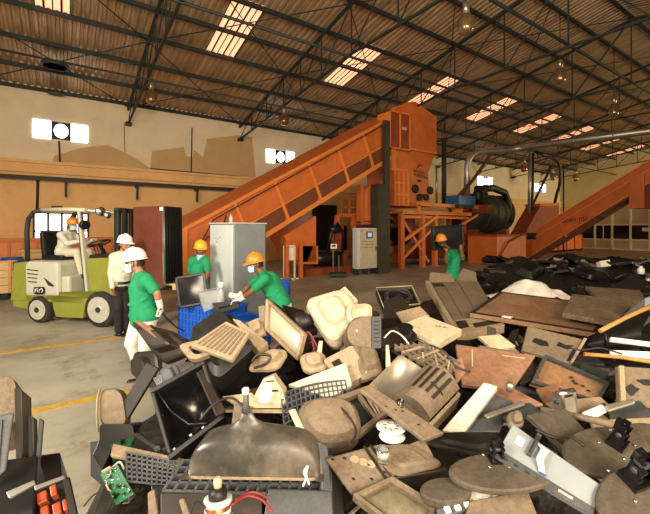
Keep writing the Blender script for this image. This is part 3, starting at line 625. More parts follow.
# --- slanted hood, base box, orange bin
t = Thing('slanted_hood', 'red orange slanted discharge hood behind the second conveyor', 'hood'); Y = 12.2; P = lambda x, y: onY(x, y, Y)
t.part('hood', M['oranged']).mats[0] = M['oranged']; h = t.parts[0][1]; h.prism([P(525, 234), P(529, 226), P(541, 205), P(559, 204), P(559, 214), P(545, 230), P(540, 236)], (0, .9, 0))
t.part('rim', M['orange']).prism([P(540, 206), P(541, 203.5), P(559.5, 203), P(559.5, 206)], (0, 1.0, 0)); t.part('hood_leg', M['oranged']).b2((P(532, 232).x, Y+.1, 0), (P(545, 232).x, Y+.8, P(532, 232).z+.2))
t.done()
t = Thing('feed_box', 'orange feed box at the foot of the second conveyor', 'machine'); Y = 10.4
a = onY(497, 262, Y); b = onY(526, 234, Y); bx = t.part('box_body', M['orange']); bx.b2((a.x, Y, 0), (b.x, Y+1.6, b.z)); tb = t.part('rim', M['oranged']); tb.b2((a.x-.04, Y-.04, b.z-.1), (b.x+.04, Y+1.64, b.z)); tb.tube([(a.x+.1, Y-.06, .4), (a.x+.8, Y-.1, 1.1), (b.x, Y-.06, 1.6)], .04, 6); t.done()
t = Thing('orange_bin', 'low dirty orange steel bin on the floor under the second conveyor', 'bin')
a = onz(549, 252.5, 0); Y = a.y; b = onY(582, 234, Y); bn = t.part('bin_body', M['oranged']); bn.mats = [M['orange']]
bn.b2((a.x, Y, 0), (b.x, Y+2.5, .12)); bn.b2((a.x, Y, 0), (b.x, Y+.06, b.z)); bn.b2((a.x, Y+2.44, 0), (b.x, Y+2.5, b.z)); bn.b2((a.x, Y, 0), (a.x+.06, Y+2.5, b.z)); bn.b2((b.x-.06, Y, 0), (b.x, Y+2.5, b.z))
rb = t.part('rim', M['oranged']); rb.b2((a.x-.04, Y-.05, b.z-.12), (b.x+.04, Y, b.z)); 
for k in range(5): X = a.x+(b.x-a.x)*k/4; rb.b2((X-.05, Y-.05, 0), (X+.05, Y, b.z))
t.done()
# --- second conveyor, running toward the right of the camera in the plane X = 22
Xc = 21.5; PX = lambda x, y: onX(x, y, Xc)
t = Thing('discharge_conveyor', 'second orange inclined conveyor rising to the right over the scrap', 'conveyor')
a = PX(522, 238); b = PX(650, 160); b = a+(b-a)*1.25; lo1 = PX(512, 261); lo2 = PX(526, 259); lo3 = PX(628, 196); lo3 = lo2+(lo3-lo2)*1.5
bd = t.part('trough', M['orange']); bd.prism([a, b, lo3, lo2, lo1], (1.2, 0, 0))
fr = t.part('side_frame', M['orangel'])
dv = (b-a).normalized(); pr = Vector((1, 0, 0)).cross(dv); pr = pr if pr.z > 0 else -pr
for off, wd_ in ((-.02, .1), (-.36, .06)): fr.bar(a+pr*off-Vector((.05, 0, 0)), b+pr*off-Vector((.05, 0, 0)), .06, wd_, up=(1, 0, 0))
fr.bar(lo2-Vector((.04, 0, 0)), lo3-Vector((.04, 0, 0)), .05, .12, up=(1,0,0))
cv = t.part('top_cover', M['oranged']); cv.prism([a, a+Vector((1.2, 0, .25)), a+Vector((1.2, 0, 0))], b-a); 
ls = t.part('lower_belt', M['mesh']); ls.prism([lo2+Vector((0, 0, -.12)), lo2+Vector((1.1, 0, -.12)), lo2+Vector((1.1, 0, .02)), lo2+Vector((0, 0, .02))], lo3-lo2)
jp = t.part('joint_plate', M['orangel']); q = PX(560, 222); q2 = PX(567, 237); jp.bar(q-Vector((.04, 0, 0)), q2-Vector((.04, 0, 0)), .05, .1, up=(1,0,0))
q = PX(532, 236); t.part('hatch_box', M['steel']).box(q-Vector((.08, 0, 0)), (.12, .5, .35))
bx = t.part('drive_box', M['orange']); q = PX(630, 208.5); q2 = PX(645, 185); bx.b2((Xc-.1, q2.y, q.z), (Xc+1.2, q.y, q2.z+.5))
db = t.part('drive_box_side', M['mesh']); q3 = PX(650, 208); db.b2((Xc+.1, q3.y, q.z), (Xc+1.0, q2.y, q2.z+.4))
ink = t.part('lettering', M['ink']); q = PX(563, 222.5); v_, f_ = text_mesh('BNH 101-CTR', .3, q-Vector((.02, 0, 0)), (0, -1, .06), (0, 0, 1)); ink.add(v_, f_)
for y_ in (3.5, 8.5):
    k = (a.y-y_)/(a.y-b.y); zz_ = a.z+(b.z-a.z)*k-1.2; l = t.part('leg', M['oranged']); 
    if y_ < 4: l.b2((Xc+.1, y_, 0), (Xc+.25, y_+.15, zz_)); l.b2((Xc+1.0, y_, 0), (Xc+1.15, y_+.15, zz_))
t.done()
# --- orange storage troughs along the left wall
t = Thing('storage_trough', 'long low orange steel trough standing along the left wall behind the forklift', 'trough')
Y = 16.6; a = onY(-6, 262, Y); b = onY(112, 239, Y); zt_ = onY(50, 238.5, Y).z
bd = t.part('side_panel', M['orangel']); bd.b2((a.x, Y, .3), (b.x, Y+.05, zt_)); bd.b2((a.x, Y+1.2, .3), (b.x, Y+1.25, zt_)); bd.b2((a.x, Y, .25), (b.x, Y+1.25, .32))
rb = t.part('rib', M['orange']); n = 9
for k in range(n+1): X = a.x+(b.x-a.x)*k/n; rb.b2((X-.04, Y-.06, 0), (X+.04, Y, zt_))
rb.b2((a.x, Y-.08, zt_-.1), (b.x, Y, zt_+.03)); rb.b2((a.x, Y-.06, .3), (b.x, Y, .42)); t.done()
t = Thing('work_table', 'pale wooden table behind the forklift seat', 'table'); a = at(24, 249, 12.2); b = at(45, 249, 12.2)
tp = t.part('tabletop', M['wood']); tp.b2((a.x-.1, a.y-.5, a.z-.08), (b.x+.3, a.y+.4, a.z)); 
for X in (a.x, b.x+.2):
    for Y in (a.y-.4, a.y+.3): t.part('leg', M['wood']).b2((X-.03, Y-.03, 0), (X+.05, Y+.05, a.z-.08))
t.part('apron', M['wood']).b2((a.x, a.y-.4, a.z-.3), (b.x+.2, a.y-.36, a.z-.08)); t.done()
# ================================================================ FORKLIFT
FO = onz(40, 323, 0); FO2 = onz(101, 327, 0); fx = (FO2-FO).normalized(); fy = UP.cross(fx); FWB = (FO2-FO).length
def fk(v): v = Vector(v); return FO+fx*v.x+fy*v.y+UP*v.z
S_ = FWB/60.0
t = Thing('forklift', 'lime green and grey forklift with overhead guard carrying a maroon cabinet', 'forklift', fn=fk)
def wheel(x, y, r, w):
    p = t.part('wheel', M['tyre']); p.lathe([(r*.68, 0), (r*.9, 0), (r, .03), (r, w-.03), (r*.9, w), (r*.68, w)], (x, y, r), (0, 1, 0), 28)
    q = t.part('rim', M['rim'], p); q.lathe([(r*.72, -.012), (r*.66, .02), (r*.5, .06), (r*.32, .02), (r*.3, -.01), (.01, -.02)], (x, y, r), (0, 1, 0), 24)
    n = t.part('hub_nut', M['steel'], p, kind=None)
    n.lathe([(.05, -.03), (.05, .02)], (x, y, r), (0, 1, 0), 10)
    for k in range(6): a = k*PI/3; n.lathe([(.014, -.01), (.014, .05)], (x+r*.42*math.cos(a), y, r+r*.42*math.sin(a)), (0, 1, 0), 6)
wheel(-.02, -.03, .255, .2); wheel(FWB, -.05, .325, .24); wheel(-.02, .85, .255, .2); wheel(FWB, .83, .325, .24)
B = FWB
bd = t.part('chassis', M['lime'], bevel=.02)
arch = lambda cx, r, n=7: [(cx+r*math.cos(PI-PI*k/n), .02, .26+r*math.sin(PI-PI*k/n)) for k in range(n+1)]
pts = [(-.68, .02, .42), (-.66, .02, .28), (-.30, .02, .24)]+arch(-.02, .31)+[(.34, .02, .13), (B-.42, .02, .13)]+arch(B, .39)+[(B+.38, .02, .5), (B+.1, .02, .58), (B-.35, .02, .58), (B-.4, .02, .5), (.35, .02, .5)]
bd.prism(pts, (0, 1.02, 0)); bd.prism([(-.70, 0, .4), (-.62, 0, 1.12), (-.33, 0, 1.16), (-.33, 0, .42)], (0, 1.06, 0)); bd.b2((-.4, .02, .40), (B-.4, 1.04, .52))
cp = t.part('battery_cover', M['forkgrey'], bevel=.05)
cp.prism([(-.36, 0, .5), (-.38, 0, 1.08), (-.32, 0, 1.17), (.38, 0, 1.17), (.42, 0, 1.1), (.42, 0, .52)], (0, 1.04, 0)); cp.prism([(.42, .04, .52), (.42, .04, .9), (.62, .04, .9), (.62, .04, .55)], (0, .96, 0))
vt = t.part('vent_slot', M['steel'])
for k in range(4): vt.box((-.17, -.005, 1.0-.075*k), (.26-.02*k, .012, .018), Matrix.Rotation(.06, 3, 'Y'))
vt.prism([(.1, -.012, .86), (.3, -.012, .74), (.33, -.012, .72), (.3, -.012, .70), (.2, -.012, .72)], (0, .02, 0))
lg = t.part('badge', M['ink']); lg.prism([(a, -.02, b) for a, b in [(-.12, .56), (-.14, .6), (-.11, .68), (.08, .69), (.12, .66), (.13, .59), (.1, .55), (-.08, .54)]], (0, .022, 0))
l2 = t.part('badge_mark', M['white'], lg); l2.tube([(-.09, -.025, .58), (-.08, -.025, .64), (-.04, -.025, .66), (-.03, -.025, .6), (.0, -.025, .58), (.02, -.025, .64), (.07, -.025, .66), (.09, -.025, .62), (.07, -.025, .58)], .009, 5)
cw = t.part('front_cowl', M['lime'], bevel=.03)
cw.prism([(B-.4, .03, .58), (B-.28, .03, .62), (B-.36, .03, 1.18), (B-.33, .03, 1.24), (B+.14, .03, 1.26), (B+.2, .03, 1.2), (B+.2, .03, .5), (B-.4, .03, .5)], (0, .12, 0))
cw.prism([(B-.0, .15, .5), (B-.1, .15, 1.2), (B+.18, .15, 1.25), (B+.2, .15, .5)], (0, .85, 0)); cw.b2((.62, .05, .5), (B-.35, 1.0, .56))
dk = t.part('dashboard', M['blackd'], bevel=.02); dk.b2((B-.38, .12, 1.1), (B+.05, .95, 1.3)); dk.b2((B+.0, .2, .55), (B+.12, .9, 1.2))
sw = t.part('steering_wheel', M['black'])
def ring(mb, c, ax, R, r, n=22, m=6):
    ax = Vector(ax).normalized(); u = ax.cross(Vector((0, 1, 0))).normalized(); w = ax.cross(u)
    rings = []
    for k in range(n):
        a = 2*PI*k/n; d = u*math.cos(a)+w*math.sin(a); rings.append([Vector(c)+d*(R+r*math.cos(2*PI*j/m))+ax*r*math.sin(2*PI*j/m) for j in range(m)])
    rings.append(rings[0]); mb.loft(rings, cap0=False, cap1=False, smooth=True)
ring(sw, (B-.5, .5, 1.5), (-.35, 0, 1), .2, .016); sw.bar((B-.5, .5, 1.49), (B-.32, .5, 1.2), .05)
for a in (0, 2.1, 4.2): sw.bar((B-.5, .5, 1.49), (B-.5+.19*math.cos(a), .5+.19*math.sin(a), 1.49+.065*math.cos(a)), .02)
lv = t.part('control_lever', M['black'])
for k in range(3): lv.tube([(B-.2-.06*k, .25, 1.25), (B-.24-.07*k, .24, 1.44)], .01, 5); lv.ball((B-.14-.07*k, .24, 1.49), .022, 7, 5)
se = t.part('seat', M['black'], bevel=.03); se.box((-.02, .5, 1.22), (.5, .5, .1)); se.box((-.27, .5, 1.48), (.1, .46, .5), Matrix.Rotation(-.12, 3, 'Y'))
# overhead guard: rear posts curve into the roof rails, front posts slant
gd = t.part('overhead_guard', M['forkgrey'])
for y in (.06, .98):
    gp = t.part('guard_post', M['steel']); cv_ = [(-.36, y, 1.12), (-.38, y, 1.75), (-.34, y, 1.98), (-.22, y, 2.1), (-.02, y, 2.15)]
    gp.tube(cv_, .042, 8); gd.tube([(-.02, y, 2.15), (.6, y, 2.15), (.98, y, 2.13)], .042, 8)
    fp = t.part('guard_post', M['forkgrey'], label='slanting front post with a dark edge'); fp.bar((.84, y, 2.13), (B-.33, y, .58), .075, .05); fp2 = t.part('post_edge', M['steel'], fp); fp2.bar((.80, y, 2.1), (B-.375, y, .62), .03, .055)
for x in (.0, .2, .4, .6, .8, .97): gd.bar((x, .06, 2.15), (x, .98, 2.15), .035, .025)
gd.bar((.98, .1, 2.13), (1.5, .3, 2.08), .03); gd.bar((.98, .9, 2.13), (1.5, .8, 2.08), .03)
tk = t.part('top_device', M['black']); tk.box((.28, .1, 2.19), (.2, .06, .06))
la = t.part('work_lamp', M['black']); la.lathe([(.03, -.05), (.085, 0), (.09, .07), (.08, .09)], (.96, .02, 1.86), (.9, -.3, -.1), 14); la.bar((.93, .05, 1.9), (.88, .06, 2.1), .02)
lb = t.part('head_lamp', M['chrome'], label='bright round lamp on the mast'); lb.lathe([(.03, -.06), (.08, 0), (.085, .06), (.01, .08)], (B-.02, -.02, 2.1), (1, -.25, 0), 14); lb.lathe([(.03, -.04), (.06, 0), (.06, .05), (.01, .06)], (B+.14, -.02, 2.03), (1, -.25, 0), 12)
# mast
MX = B+.2
for y in (.08, .82):
    ms = t.part('mast_rail', M['steel']); ms.b2((MX, y, .12), (MX+.1, y+.05, 2.12)); ms.b2((MX+.02, y-.0, .12), (MX+.06, y+.12, 2.12))
    m2 = t.part('inner_rail', M['black']); m2.b2((MX+.12, y+.06, .12), (MX+.2, y+.12, 2.14))
for y in (.25, .62): t.part('lift_cylinder', M['galv']).tube([(MX+.08, y, .15), (MX+.08, y, 2.0)], .035, 8)
for z in (.2, 1.0, 2.08): t.part('mast_crossbar', M['steel']).b2((MX, .08, z), (MX+.1, .87, z+.09))
ch = t.part('lift_chain', M['blackd'])
for y in (.33, .40, .47, .54): ch.b2((MX+.1, y, .3), (MX+.13, y+.03, 2.1))
for z in (.85, 1.25): t.part('fork_carriage', M['steel']).b2((MX+.22, .05, z), (MX+.28, .9, z+.1))
for k in range(3): t.part('backrest_bar', M['blackd']).b2((MX+.24, .2+.22*k, .95), (MX+.27, .24+.22*k, 2.05))
for y in (.22, .68): t.part('fork', M['steel']).b2((MX+.28, y, .68), (MX+1.15, y+.1, .73))
t.done()
# pallet and cabinet carried on the forks
pc = at(168, 286, 6.9); zt_ = .85
def pf(v): v = Vector(v); return FO+fx*(MX+.42+v.x)+fy*(v.y)+UP*v.z
t = Thing('wooden_pallet', 'pale wooden pallet lying on the forks under the maroon cabinet', 'pallet', fn=pf)
for k in range(5): t.part('deck_board', M['wood']).b2((.02, -.05+.23*k, .81), (1.0, .12+.23*k, .84))
for x in (.02, .44, .87): t.part('bearer', M['wood']).b2((x, -.05, .735), (x+.12, 1.05, .81))
t.done()
a = at(135, 243, 6.75); b = at(165, 243, 6.45); c = at(183, 243, 6.95)
u = (b-a); u.z = 0; wv = (c-b); wv.z = 0
def cf(v): v = Vector(v); p = a+u*v.x+wv*v.y; return Vector((p.x, p.y, .845+v.z))+u.normalized()*(-.02*v.z)
t = Thing('maroon_cabinet', 'maroon laminate cabinet with black side held up by the forklift', 'cabinet', fn=cf)
Hc = 1.33
bd = t.part('body', M['black']); bd.add([(0,0,0),(1,0,0),(1,1,0),(0,1,0),(0,0,Hc),(1,0,Hc),(1,1,Hc),(0,1,Hc)], [(0,1,2,3),(4,5,6,7),(0,1,5,4),(1,2,6,5),(2,3,7,6),(3,0,4,7)])
p = t.part('front_panel', M['maroon']); p.b2((0, -.03, 0), (.96, -.0, Hc))
e = t.part('edge_strip', M['chrome'], label='worn bright metal edge'); e.b2((.965, -.05, .0), (1.01, .02, Hc))
for k in range(6): t.part('side_slat', M['blackg']).b2((1.0, .08+.15*k, .02), (1.03, .12+.15*k, Hc-.02))
s_ = t.part('latch', M['white']); s_.b2((.9, -.06, Hc-.08), (1.0, 0, Hc-.02)); t.done()
# wooden cart and blue drum at the left edge
t = Thing('wooden_cart', 'orange brown slatted wooden cart at the left edge of the picture', 'cart')
a = onz(-14, 302, 0); b = onz(12, 300, 0); ex = (b-a).normalized(); ey = UP.cross(ex); L = (b-a).length
cfn = lambda x, y, z: a+ex*x+ey*y+UP*z
for k in range(4): 
    s = t.part('side_board', M['wood']); s.fn = None; z = .28+.19*k; s.bar(cfn(0, 0, z), cfn(L, 0, z), .17, .03, up=ey); s.bar(cfn(0, .8, z), cfn(L, .8, z), .17, .03, up=ey); s.bar(cfn(L, 0, z), cfn(L, .8, z), .03, .17)
for x in (.05, L-.04): t.part('corner_post', M['rod']).bar(cfn(x, -.03, .2), cfn(x, -.03, 1.0), .06)
t.part('cart_floor', M['wood']).bar(cfn(0, .4, .2), cfn(L, .4, .2), .8, .04)
for x in (.15, L-.15):
    for y in (.1, .7): t.part('wheel', M['tyre']).lathe([(.03, -.03), (.09, -.03), (.09, .03), (.03, .03)], cfn(x, y, .09), ey, 14)
t.done()
t = Thing('blue_drum', 'blue plastic drum standing behind the wooden cart', 'drum')
c = onz(12, 288, 0); t.part('drum_body', M['blue']).lathe([(.27, 0), (.29, .03), (.29, .3), (.3, .32), (.29, .34), (.29, .62), (.3, .64), (.29, .66), (.29, .86), (.25, .9)], c, n=24); t.part('lid', M['bluem']).lathe([(.26, .88), (.27, .92), (.01, .93)], c, n=24); t.done()

# ================================================================ GREY CABINET, CRATES
P0 = at(234, 228, 6.6); P0.z = 0; aa = math.radians(50)
e1 = RT*math.cos(aa)+FW*math.sin(aa); e2 = -RT*math.sin(aa)+FW*math.cos(aa)
def gc(v): v = Vector(v); return P0+e1*v.x+e2*v.y+UP*v.z
t = Thing('grey_cabinet', 'tall pale grey steel cabinet standing upright behind the blue crate', 'cabinet', fn=gc)
Hh = 1.8+5.5*6.6/380
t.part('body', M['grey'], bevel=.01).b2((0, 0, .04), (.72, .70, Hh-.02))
t.part('door', M['greyl'], bevel=.006, label='door face coloured paler as the lit side').b2((.0, .01, .06), (-.025, .69, Hh-.04))  # light from the left put into the colour: paler left face, greyer right
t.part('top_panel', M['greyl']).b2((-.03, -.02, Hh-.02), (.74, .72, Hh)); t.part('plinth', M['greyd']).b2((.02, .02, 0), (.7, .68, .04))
bk = t.part('rust_mark', M['ink']); 
for y, z in ((.5, 1.62), (.44, 1.6), (.38, 1.63), (.47, 1.55)): bk.box((-.028, y, z), (.004, .02, .014))
b_ = t.part('back_edge', M['steelr']); b_.b2((.72, .0, .05), (.735, .03, Hh-.03)); t.part('recess_panel', M['grey']).b2((.06, -.008, .12), (.66, 0, Hh-.14))
t.part('hinge', M['chrome']).b2((-.02, .68, Hh-.3), (.0, .71, Hh-.2)); t.done()
solo('pump_head', MB().lathe([(.02, 0), (.035, .01), (.035, .1), (.02, .13), (.012, .15), (.01, .16)], gc((.3, .5, Hh)), n=12), M['clearp'], 'small clear bottle standing on top of the grey cabinet', 'bottle')
# large blue basket crate
C0 = onz(179, 338, 0)*1; C0 = at(179, 336, 6.25); C1 = at(221, 340, 5.75); C0.z = 0; C1.z = 0
ux = (C1-C0).normalized(); uy = UP.cross(ux); WC = (C1-C0).length
def crate(name, lbl, O, ux, uy, W, D, H, m, rows=5):
    fn = lambda v: O+ux*v[0]+uy*v[1]+UP*v[2]
    t = Thing(name, lbl, 'crate', fn=fn)
    b = t.part('floor_panel', m); b.b2((0, 0, .02), (W, D, .05))
    for (p, q, ax) in (((0,0), (W,0), 0), ((0,D), (W,D), 0), ((0,0), (0,D), 1), ((W,0), (W,D), 1)):
        s = t.part('side_panel', m); L = W if ax == 0 else D; n = max(3, int(L/.075))
        for k in range(n+1):
            f = k/n; x = p[0]+(q[0]-p[0])*f; y = p[1]+(q[1]-p[1])*f; s.box((x, y, H/2), (.022, .022, H))
        for k in range(rows+1):
            z = .02+(H-.04)*k/rows; s.box(((p[0]+q[0])/2, (p[1]+q[1])/2, z), (abs(q[0]-p[0])+.02, abs(q[1]-p[1])+.02, .03) if 1 else 0)
        s.box(((p[0]+q[0])/2+(0 if ax == 0 else (.008 if p[0] == 0 else -.008)), (p[1]+q[1])/2+(.008 if ax == 0 and p[1] == 0 else (-.008 if ax == 0 else 0)), H*.48), (abs(q[0]-p[0])+.006, abs(q[1]-p[1])+.006, H*.92))
    r = t.part('rim', m, bevel=.01)
    for (c, d) in (((W/2, 0), (W+.06, .05)), ((W/2, D), (W+.06, .05)), ((0, D/2), (.05, D+.06)), ((W, D/2), (.05, D+.06))): r.box((c[0], c[1], H), (d[0], d[1], .05))
    t.done(); return fn
cfn2 = crate('blue_crate', 'large blue ribbed plastic crate full of monitors in front of the grey cabinet', C0, ux, uy, WC, .55, .55, M['blue'])
O2 = at(225, 338, 5.75); O2.z = 0
crate('blue_crate', 'second blue crate, half hidden below the hands of the leaning worker', O2, ux, uy, .5, .45, .42, M['blue'])
O3 = onz(277, 298, 0); crate('blue_crate', 'small blue crate on the floor right of the leaning worker', O3, RT, FW, .3, .35, .42, M['blue'])
# things in the crate
def tv(name, lbl, fn, W, D, H, scr=None, body=None, tilt=0):
    t = Thing(name, lbl, 'monitor', fn=fn); body = body or M['black']
    bz = t.part('bezel', body, bevel=.01); f = .045
    for c, d in (((0, 0, f/2), (W, .05, f)), ((0, 0, H-f/2), (W, .05, f)), ((-W/2+f/2, 0, H/2), (f, .05, H)), ((W/2-f/2, 0, H/2), (f, .05, H))): bz.box(c, d)
    s = t.part('screen', scr or M['blackg']); s.sheet(lambda u, v: (-W/2+f+u*(W-2*f), -.012-.02*math.sin(PI*u)*math.sin(PI*v), f+v*(H-2*f)), 8, 8)
    b = t.part('back_shell', body); b.loft([[(-W/2, .02, 0), (W/2, .02, 0), (W/2, .02, H), (-W/2, .02, H)], [(-W/2+.02, D*.35, .02), (W/2-.02, D*.35, .02), (W/2-.02, D*.35, H-.02), (-W/2+.02, D*.35, H-.02)], [(-W*.25, D, H*.2), (W*.25, D, H*.2), (W*.25, D, H*.75), (-W*.25, D, H*.75)]])
    t.done()
def frm(O, x, y, z=None):
    x = Vector(x).normalized(); y = Vector(y).normalized(); z = z or x.cross(y)
    return lambda v: O+x*v[0]+y*v[1]+z*v[2]
def rot3(yaw, pitch, roll): return Matrix.Rotation(yaw, 3, 'Z') @ Matrix.Rotation(pitch, 3, 'X') @ Matrix.Rotation(roll, 3, 'Y')
CAMYAW = math.atan2(FW.x, FW.y)
def pose(O, yaw=0, pitch=0, roll=0):    # local x right, y away, z up, seen from the camera, angles in degrees
    m = Matrix.Rotation(-CAMYAW, 3, 'Z') @ rot3(math.radians(yaw), math.radians(pitch), math.radians(roll)); O = Vector(O)
    return lambda v: O+m @ Vector(v)
tv('black_monitor', 'black framed monitor sticking out of the blue crate', pose(at(194, 306, 5.98), 14, -12, -8), .46, .2, .5)
q = Q([(198,291),(217,288),(222,304),(204,312)], d=5.78, n=(70, 25))
t = Thing('clear_tray', 'translucent grey plastic tray leaning in the blue crate', 'tray', fn=q)
t.part('tray_floor', M['clearp']).add([(0,0,0),(1,0,0),(1,1,0),(0,1,0),(.06,.06,-.06),(.94,.06,-.06),(.94,.94,-.06),(.06,.94,-.06)], [(0,1,5,4),(1,2,6,5),(2,3,7,6),(3,0,4,7),(4,5,6,7)])
r_ = t.part('rim', M['greyl']); r_.tube([(0,0,0),(1,0,0),(1,1,0),(0,1,0),(0,0,0)], .008, 6); t.done()
q = Q([(212,303),(236,300),(239,306),(217,313)], d=5.62, n=(35, 10))
t = Thing('keyboard_tray', 'grey flat casing lying across the crate rim under the gloved hand', 'casing', fn=q); t.part('casing', M['greyp']).b2((0,0,-.03),(1,1,0)); t.part('slot', M['ink']).b2((.15,.3,0),(.7,.45,.004)); t.done()
t = Thing('plastic_bottle', 'white capped clear bottle standing against the grey cabinet', 'bottle'); c = at(221, 300, 5.9)
t.part('bottle_body', M['clearp']).lathe([(.05, -.12), (.055, -.1), (.055, .12), (.02, .18), (.02, .2)], c, n=14); t.part('bottle_cap', M['white']).lathe([(.045, .19), (.045, .27), (.035, .28)], c, n=12); t.done()
# ================================================================ PEOPLE
def remesh(mb, vox, smooth=2, name='body'):
    me = mb.mesh(name, Vector((0,0,0))); ob = bpy.data.objects.new('tmp', me); COL.objects.link(ob)
    r = ob.modifiers.new('r', 'REMESH'); r.mode = 'VOXEL'; r.voxel_size = vox; r.use_smooth_shade = True
    if smooth: s = ob.modifiers.new('s', 'SMOOTH'); s.iterations = smooth; s.factor = .6
    bpy.context.view_layer.update()
    m2 = bpy.data.meshes.new_from_object(ob.evaluated_get(bpy.context.evaluated_depsgraph_get()))
    bpy.data.objects.remove(ob); bpy.data.meshes.remove(me)
    out = MB(); out.v = [v.co.copy() for v in m2.vertices]; out.f = [list(p.vertices) for p in m2.polygons]; out.mi = [0]*len(out.f); out.sm = [True]*len(out.f)
    bpy.data.meshes.remove(m2); return out
def chain(mb, pts, rs, n=12):
    for i in range(len(pts)-1): mb.caps(pts[i], pts[i+1], rs[i], rs[i+1], n)
def hand(mb, w, d, pn, s=1.0, side=1, curl=.5):
    # w wrist, d direction of the fingers, pn palm normal (fingers curl toward pn)
    d = Vector(d).normalized(); pn = Vector(pn); pn = (pn-d*pn.dot(d)).normalized(); x = d.cross(pn)*side
    w = Vector(w); k = w+d*.085*s
    for a in (-.028, -.009, .010, .028): mb.caps(w+x*a*.6*s, k+x*a*s, .015*s, .0125*s, 8)
    for a, L in ((-.030, .062), (-.011, .078), (.009, .084), (.029, .074)):
        p = k+x*a*s; c = curl
        for j, f in enumerate((.45, .32, .23)):
            q = p+(d*math.cos(c*(j+.6))+pn*math.sin(c*(j+.6)))*L*f*s; mb.caps(p, q, (.0098-.001*j)*s, (.0092-.001*j)*s, 7); p = q
    p = w+x*.022*s+d*.022*s; q = p+(x*.75+d*.6+pn*.25).normalized()*.042*s; r = q+(x*.2+d*.9+pn*.4).normalized()*.034*s
    mb.caps(p, q, .0125*s, .0108*s, 7); mb.caps(q, r, .0105*s, .0085*s, 7)
def person(lbl, J, face, skin='skin', shirt='green', pants='pants', helmet=None, mask=None, maskdown=False, gloves=(False, False), long_sleeve=False, s=1.0, tilt=0, legs=True, shoes='black', handdir=None, palm=None, curl=(.5, .5), beltm=None, tuck=False):
    """J: joints in world space: pelvis chest neck head shl elb wrl shr ebr wrr hpl knl anl hpr knr anr (l = left in the picture)"""
    face = Vector(face).normalized(); hup = (J['head']-J['neck']).normalized(); up = (UP*.75+hup*.25).normalized()
    hr = face.cross(up).normalized(); up = hr.cross(face).normalized(); R3 = Matrix((hr, face, up)).transposed()
    V = lambda k: Vector(J[k]); H = V('head'); hp = lambda x, y, z: H+R3 @ Vector((x, y, z))*s
    b = MB()
    chain(b, [V('pelvis'), (V('pelvis')+V('chest'))/2, V('chest')], [.135*s, .125*s, .14*s], 16)
    for a in ('l', 'r'):
        b.caps(V('chest')+(V('sh'+a)-V('chest'))*.3, V('sh'+a), .11*s, .062*s); b.caps(V('neck'), V('sh'+a), .06*s, .058*s)
        chain(b, [V('sh'+a), V('el'+a)], [.055*s, .042*s]); chain(b, [V('el'+a), V('el'+a).lerp(V('wr'+a), .35), V('wr'+a)], [.042*s, .042*s, .027*s])
        hd = (handdir or {}).get(a) or (V('wr'+a)-V('el'+a)); pn = (palm or {}).get(a) or face
        hand(b, V('wr'+a), hd, pn, s, 1 if a == 'l' else -1, curl[0 if a == 'l' else 1])
        b.caps(V('pelvis'), V('hp'+a), .12*s, .10*s); chain(b, [V('hp'+a), V('kn'+a)], [.09*s, .062*s]); chain(b, [V('kn'+a), V('kn'+a).lerp(V('an'+a), .35), V('an'+a)], [.06*s, .058*s, .04*s])
    b.caps(V('chest'), V('neck'), .12*s, .062*s); b.caps(V('neck'), hp(0, -.015, -.06), .058*s, .052*s)
    b.ball(hp(0, -.01, .03), (.076*s, .095*s, .095*s), 16, 12, R3); b.ball(hp(0, .012, -.035), (.060*s, .074*s, .078*s), 16, 12, R3); b.ball(hp(0, .045, -.085), (.03*s, .03*s, .022*s), 10, 8, R3)
    b.caps(hp(0, .082, .02), hp(0, .102, -.025), .010*s, .016*s, 8); b.ball(hp(.018, .088, -.028), .010*s, 8, 6); b.ball(hp(-.018, .088, -.028), .010*s, 8, 6)
    b.caps(hp(-.04, .077, .03), hp(.04, .077, .03), .012*s, .012*s, 8); b.caps(hp(-.02, .078, -.058), hp(.02, .078, -.058), .009*s, .009*s, 8)
    for q in (-1, 1): b.ball(hp(.077*q, -.01, -.005), (.010*s, .022*s, .033*s), 8, 8, R3); b.ball(hp(.045*q, .06, -.02), .022*s, 8, 6)
    body = remesh(b, .0085*s, 1)
    t = Thing('person', lbl, 'person'); p = t.part('body', M[skin]); p.v, p.f, p.mi, p.sm = body.v, body.f, body.mi, body.sm
    def cloth(name, m, fill, vox=.012, sm=2):
        c = MB(); fill(c); c = remesh(c, vox*s, sm); q = t.part(name, M[m]); q.v, q.f, q.mi, q.sm = c.v, c.f, c.mi, c.sm; return q
    def fs(c):
        lowr = .168 if not tuck else .15; pe = V('pelvis')+(V('chest')-V('pelvis'))*(-.12 if not tuck else .12)
        chain(c, [pe, (pe+V('chest'))/2, V('chest')], [lowr*s, .152*s, .158*s], 18)
        for a in ('l', 'r'):
            c.caps(V('chest')+(V('sh'+a)-V('chest'))*.25, V('sh'+a), .13*s, .08*s, 14); c.caps(V('neck')-UP*.01*s, V('sh'+a), .062*s, .078*s)
            c.caps(pe, V('hp'+a)+(V('chest')-V('pelvis'))*.1, lowr*.95*s, .128*s)
            e = V('el'+a); m_ = V('sh'+a).lerp(e, .72)
            if long_sleeve: chain(c, [V('sh'+a), e, V('wr'+a).lerp(e, .06)], [.075*s, .058*s, .042*s], 14)
            else: c.caps(V('sh'+a), m_, .075*s, .066*s, 14)
            # soft folds round the sleeve and waist
        for k in range(5): f = .15+.17*k; cc = pe.lerp(V('chest'), f); c.ball(cc+(RT*math.sin(k*2.3)*.07-FW*.08)*s, (.08*s, .08*s, .022*s), 10, 6, Matrix.Rotation(.5*math.sin(k*1.7), 3, 'Y'))
        c.caps(V('chest'), V('neck')-(V('neck')-V('chest'))*.15, .15*s, .075*s, 14)
    cloth('shirt' if long_sleeve else 't_shirt', shirt, fs)
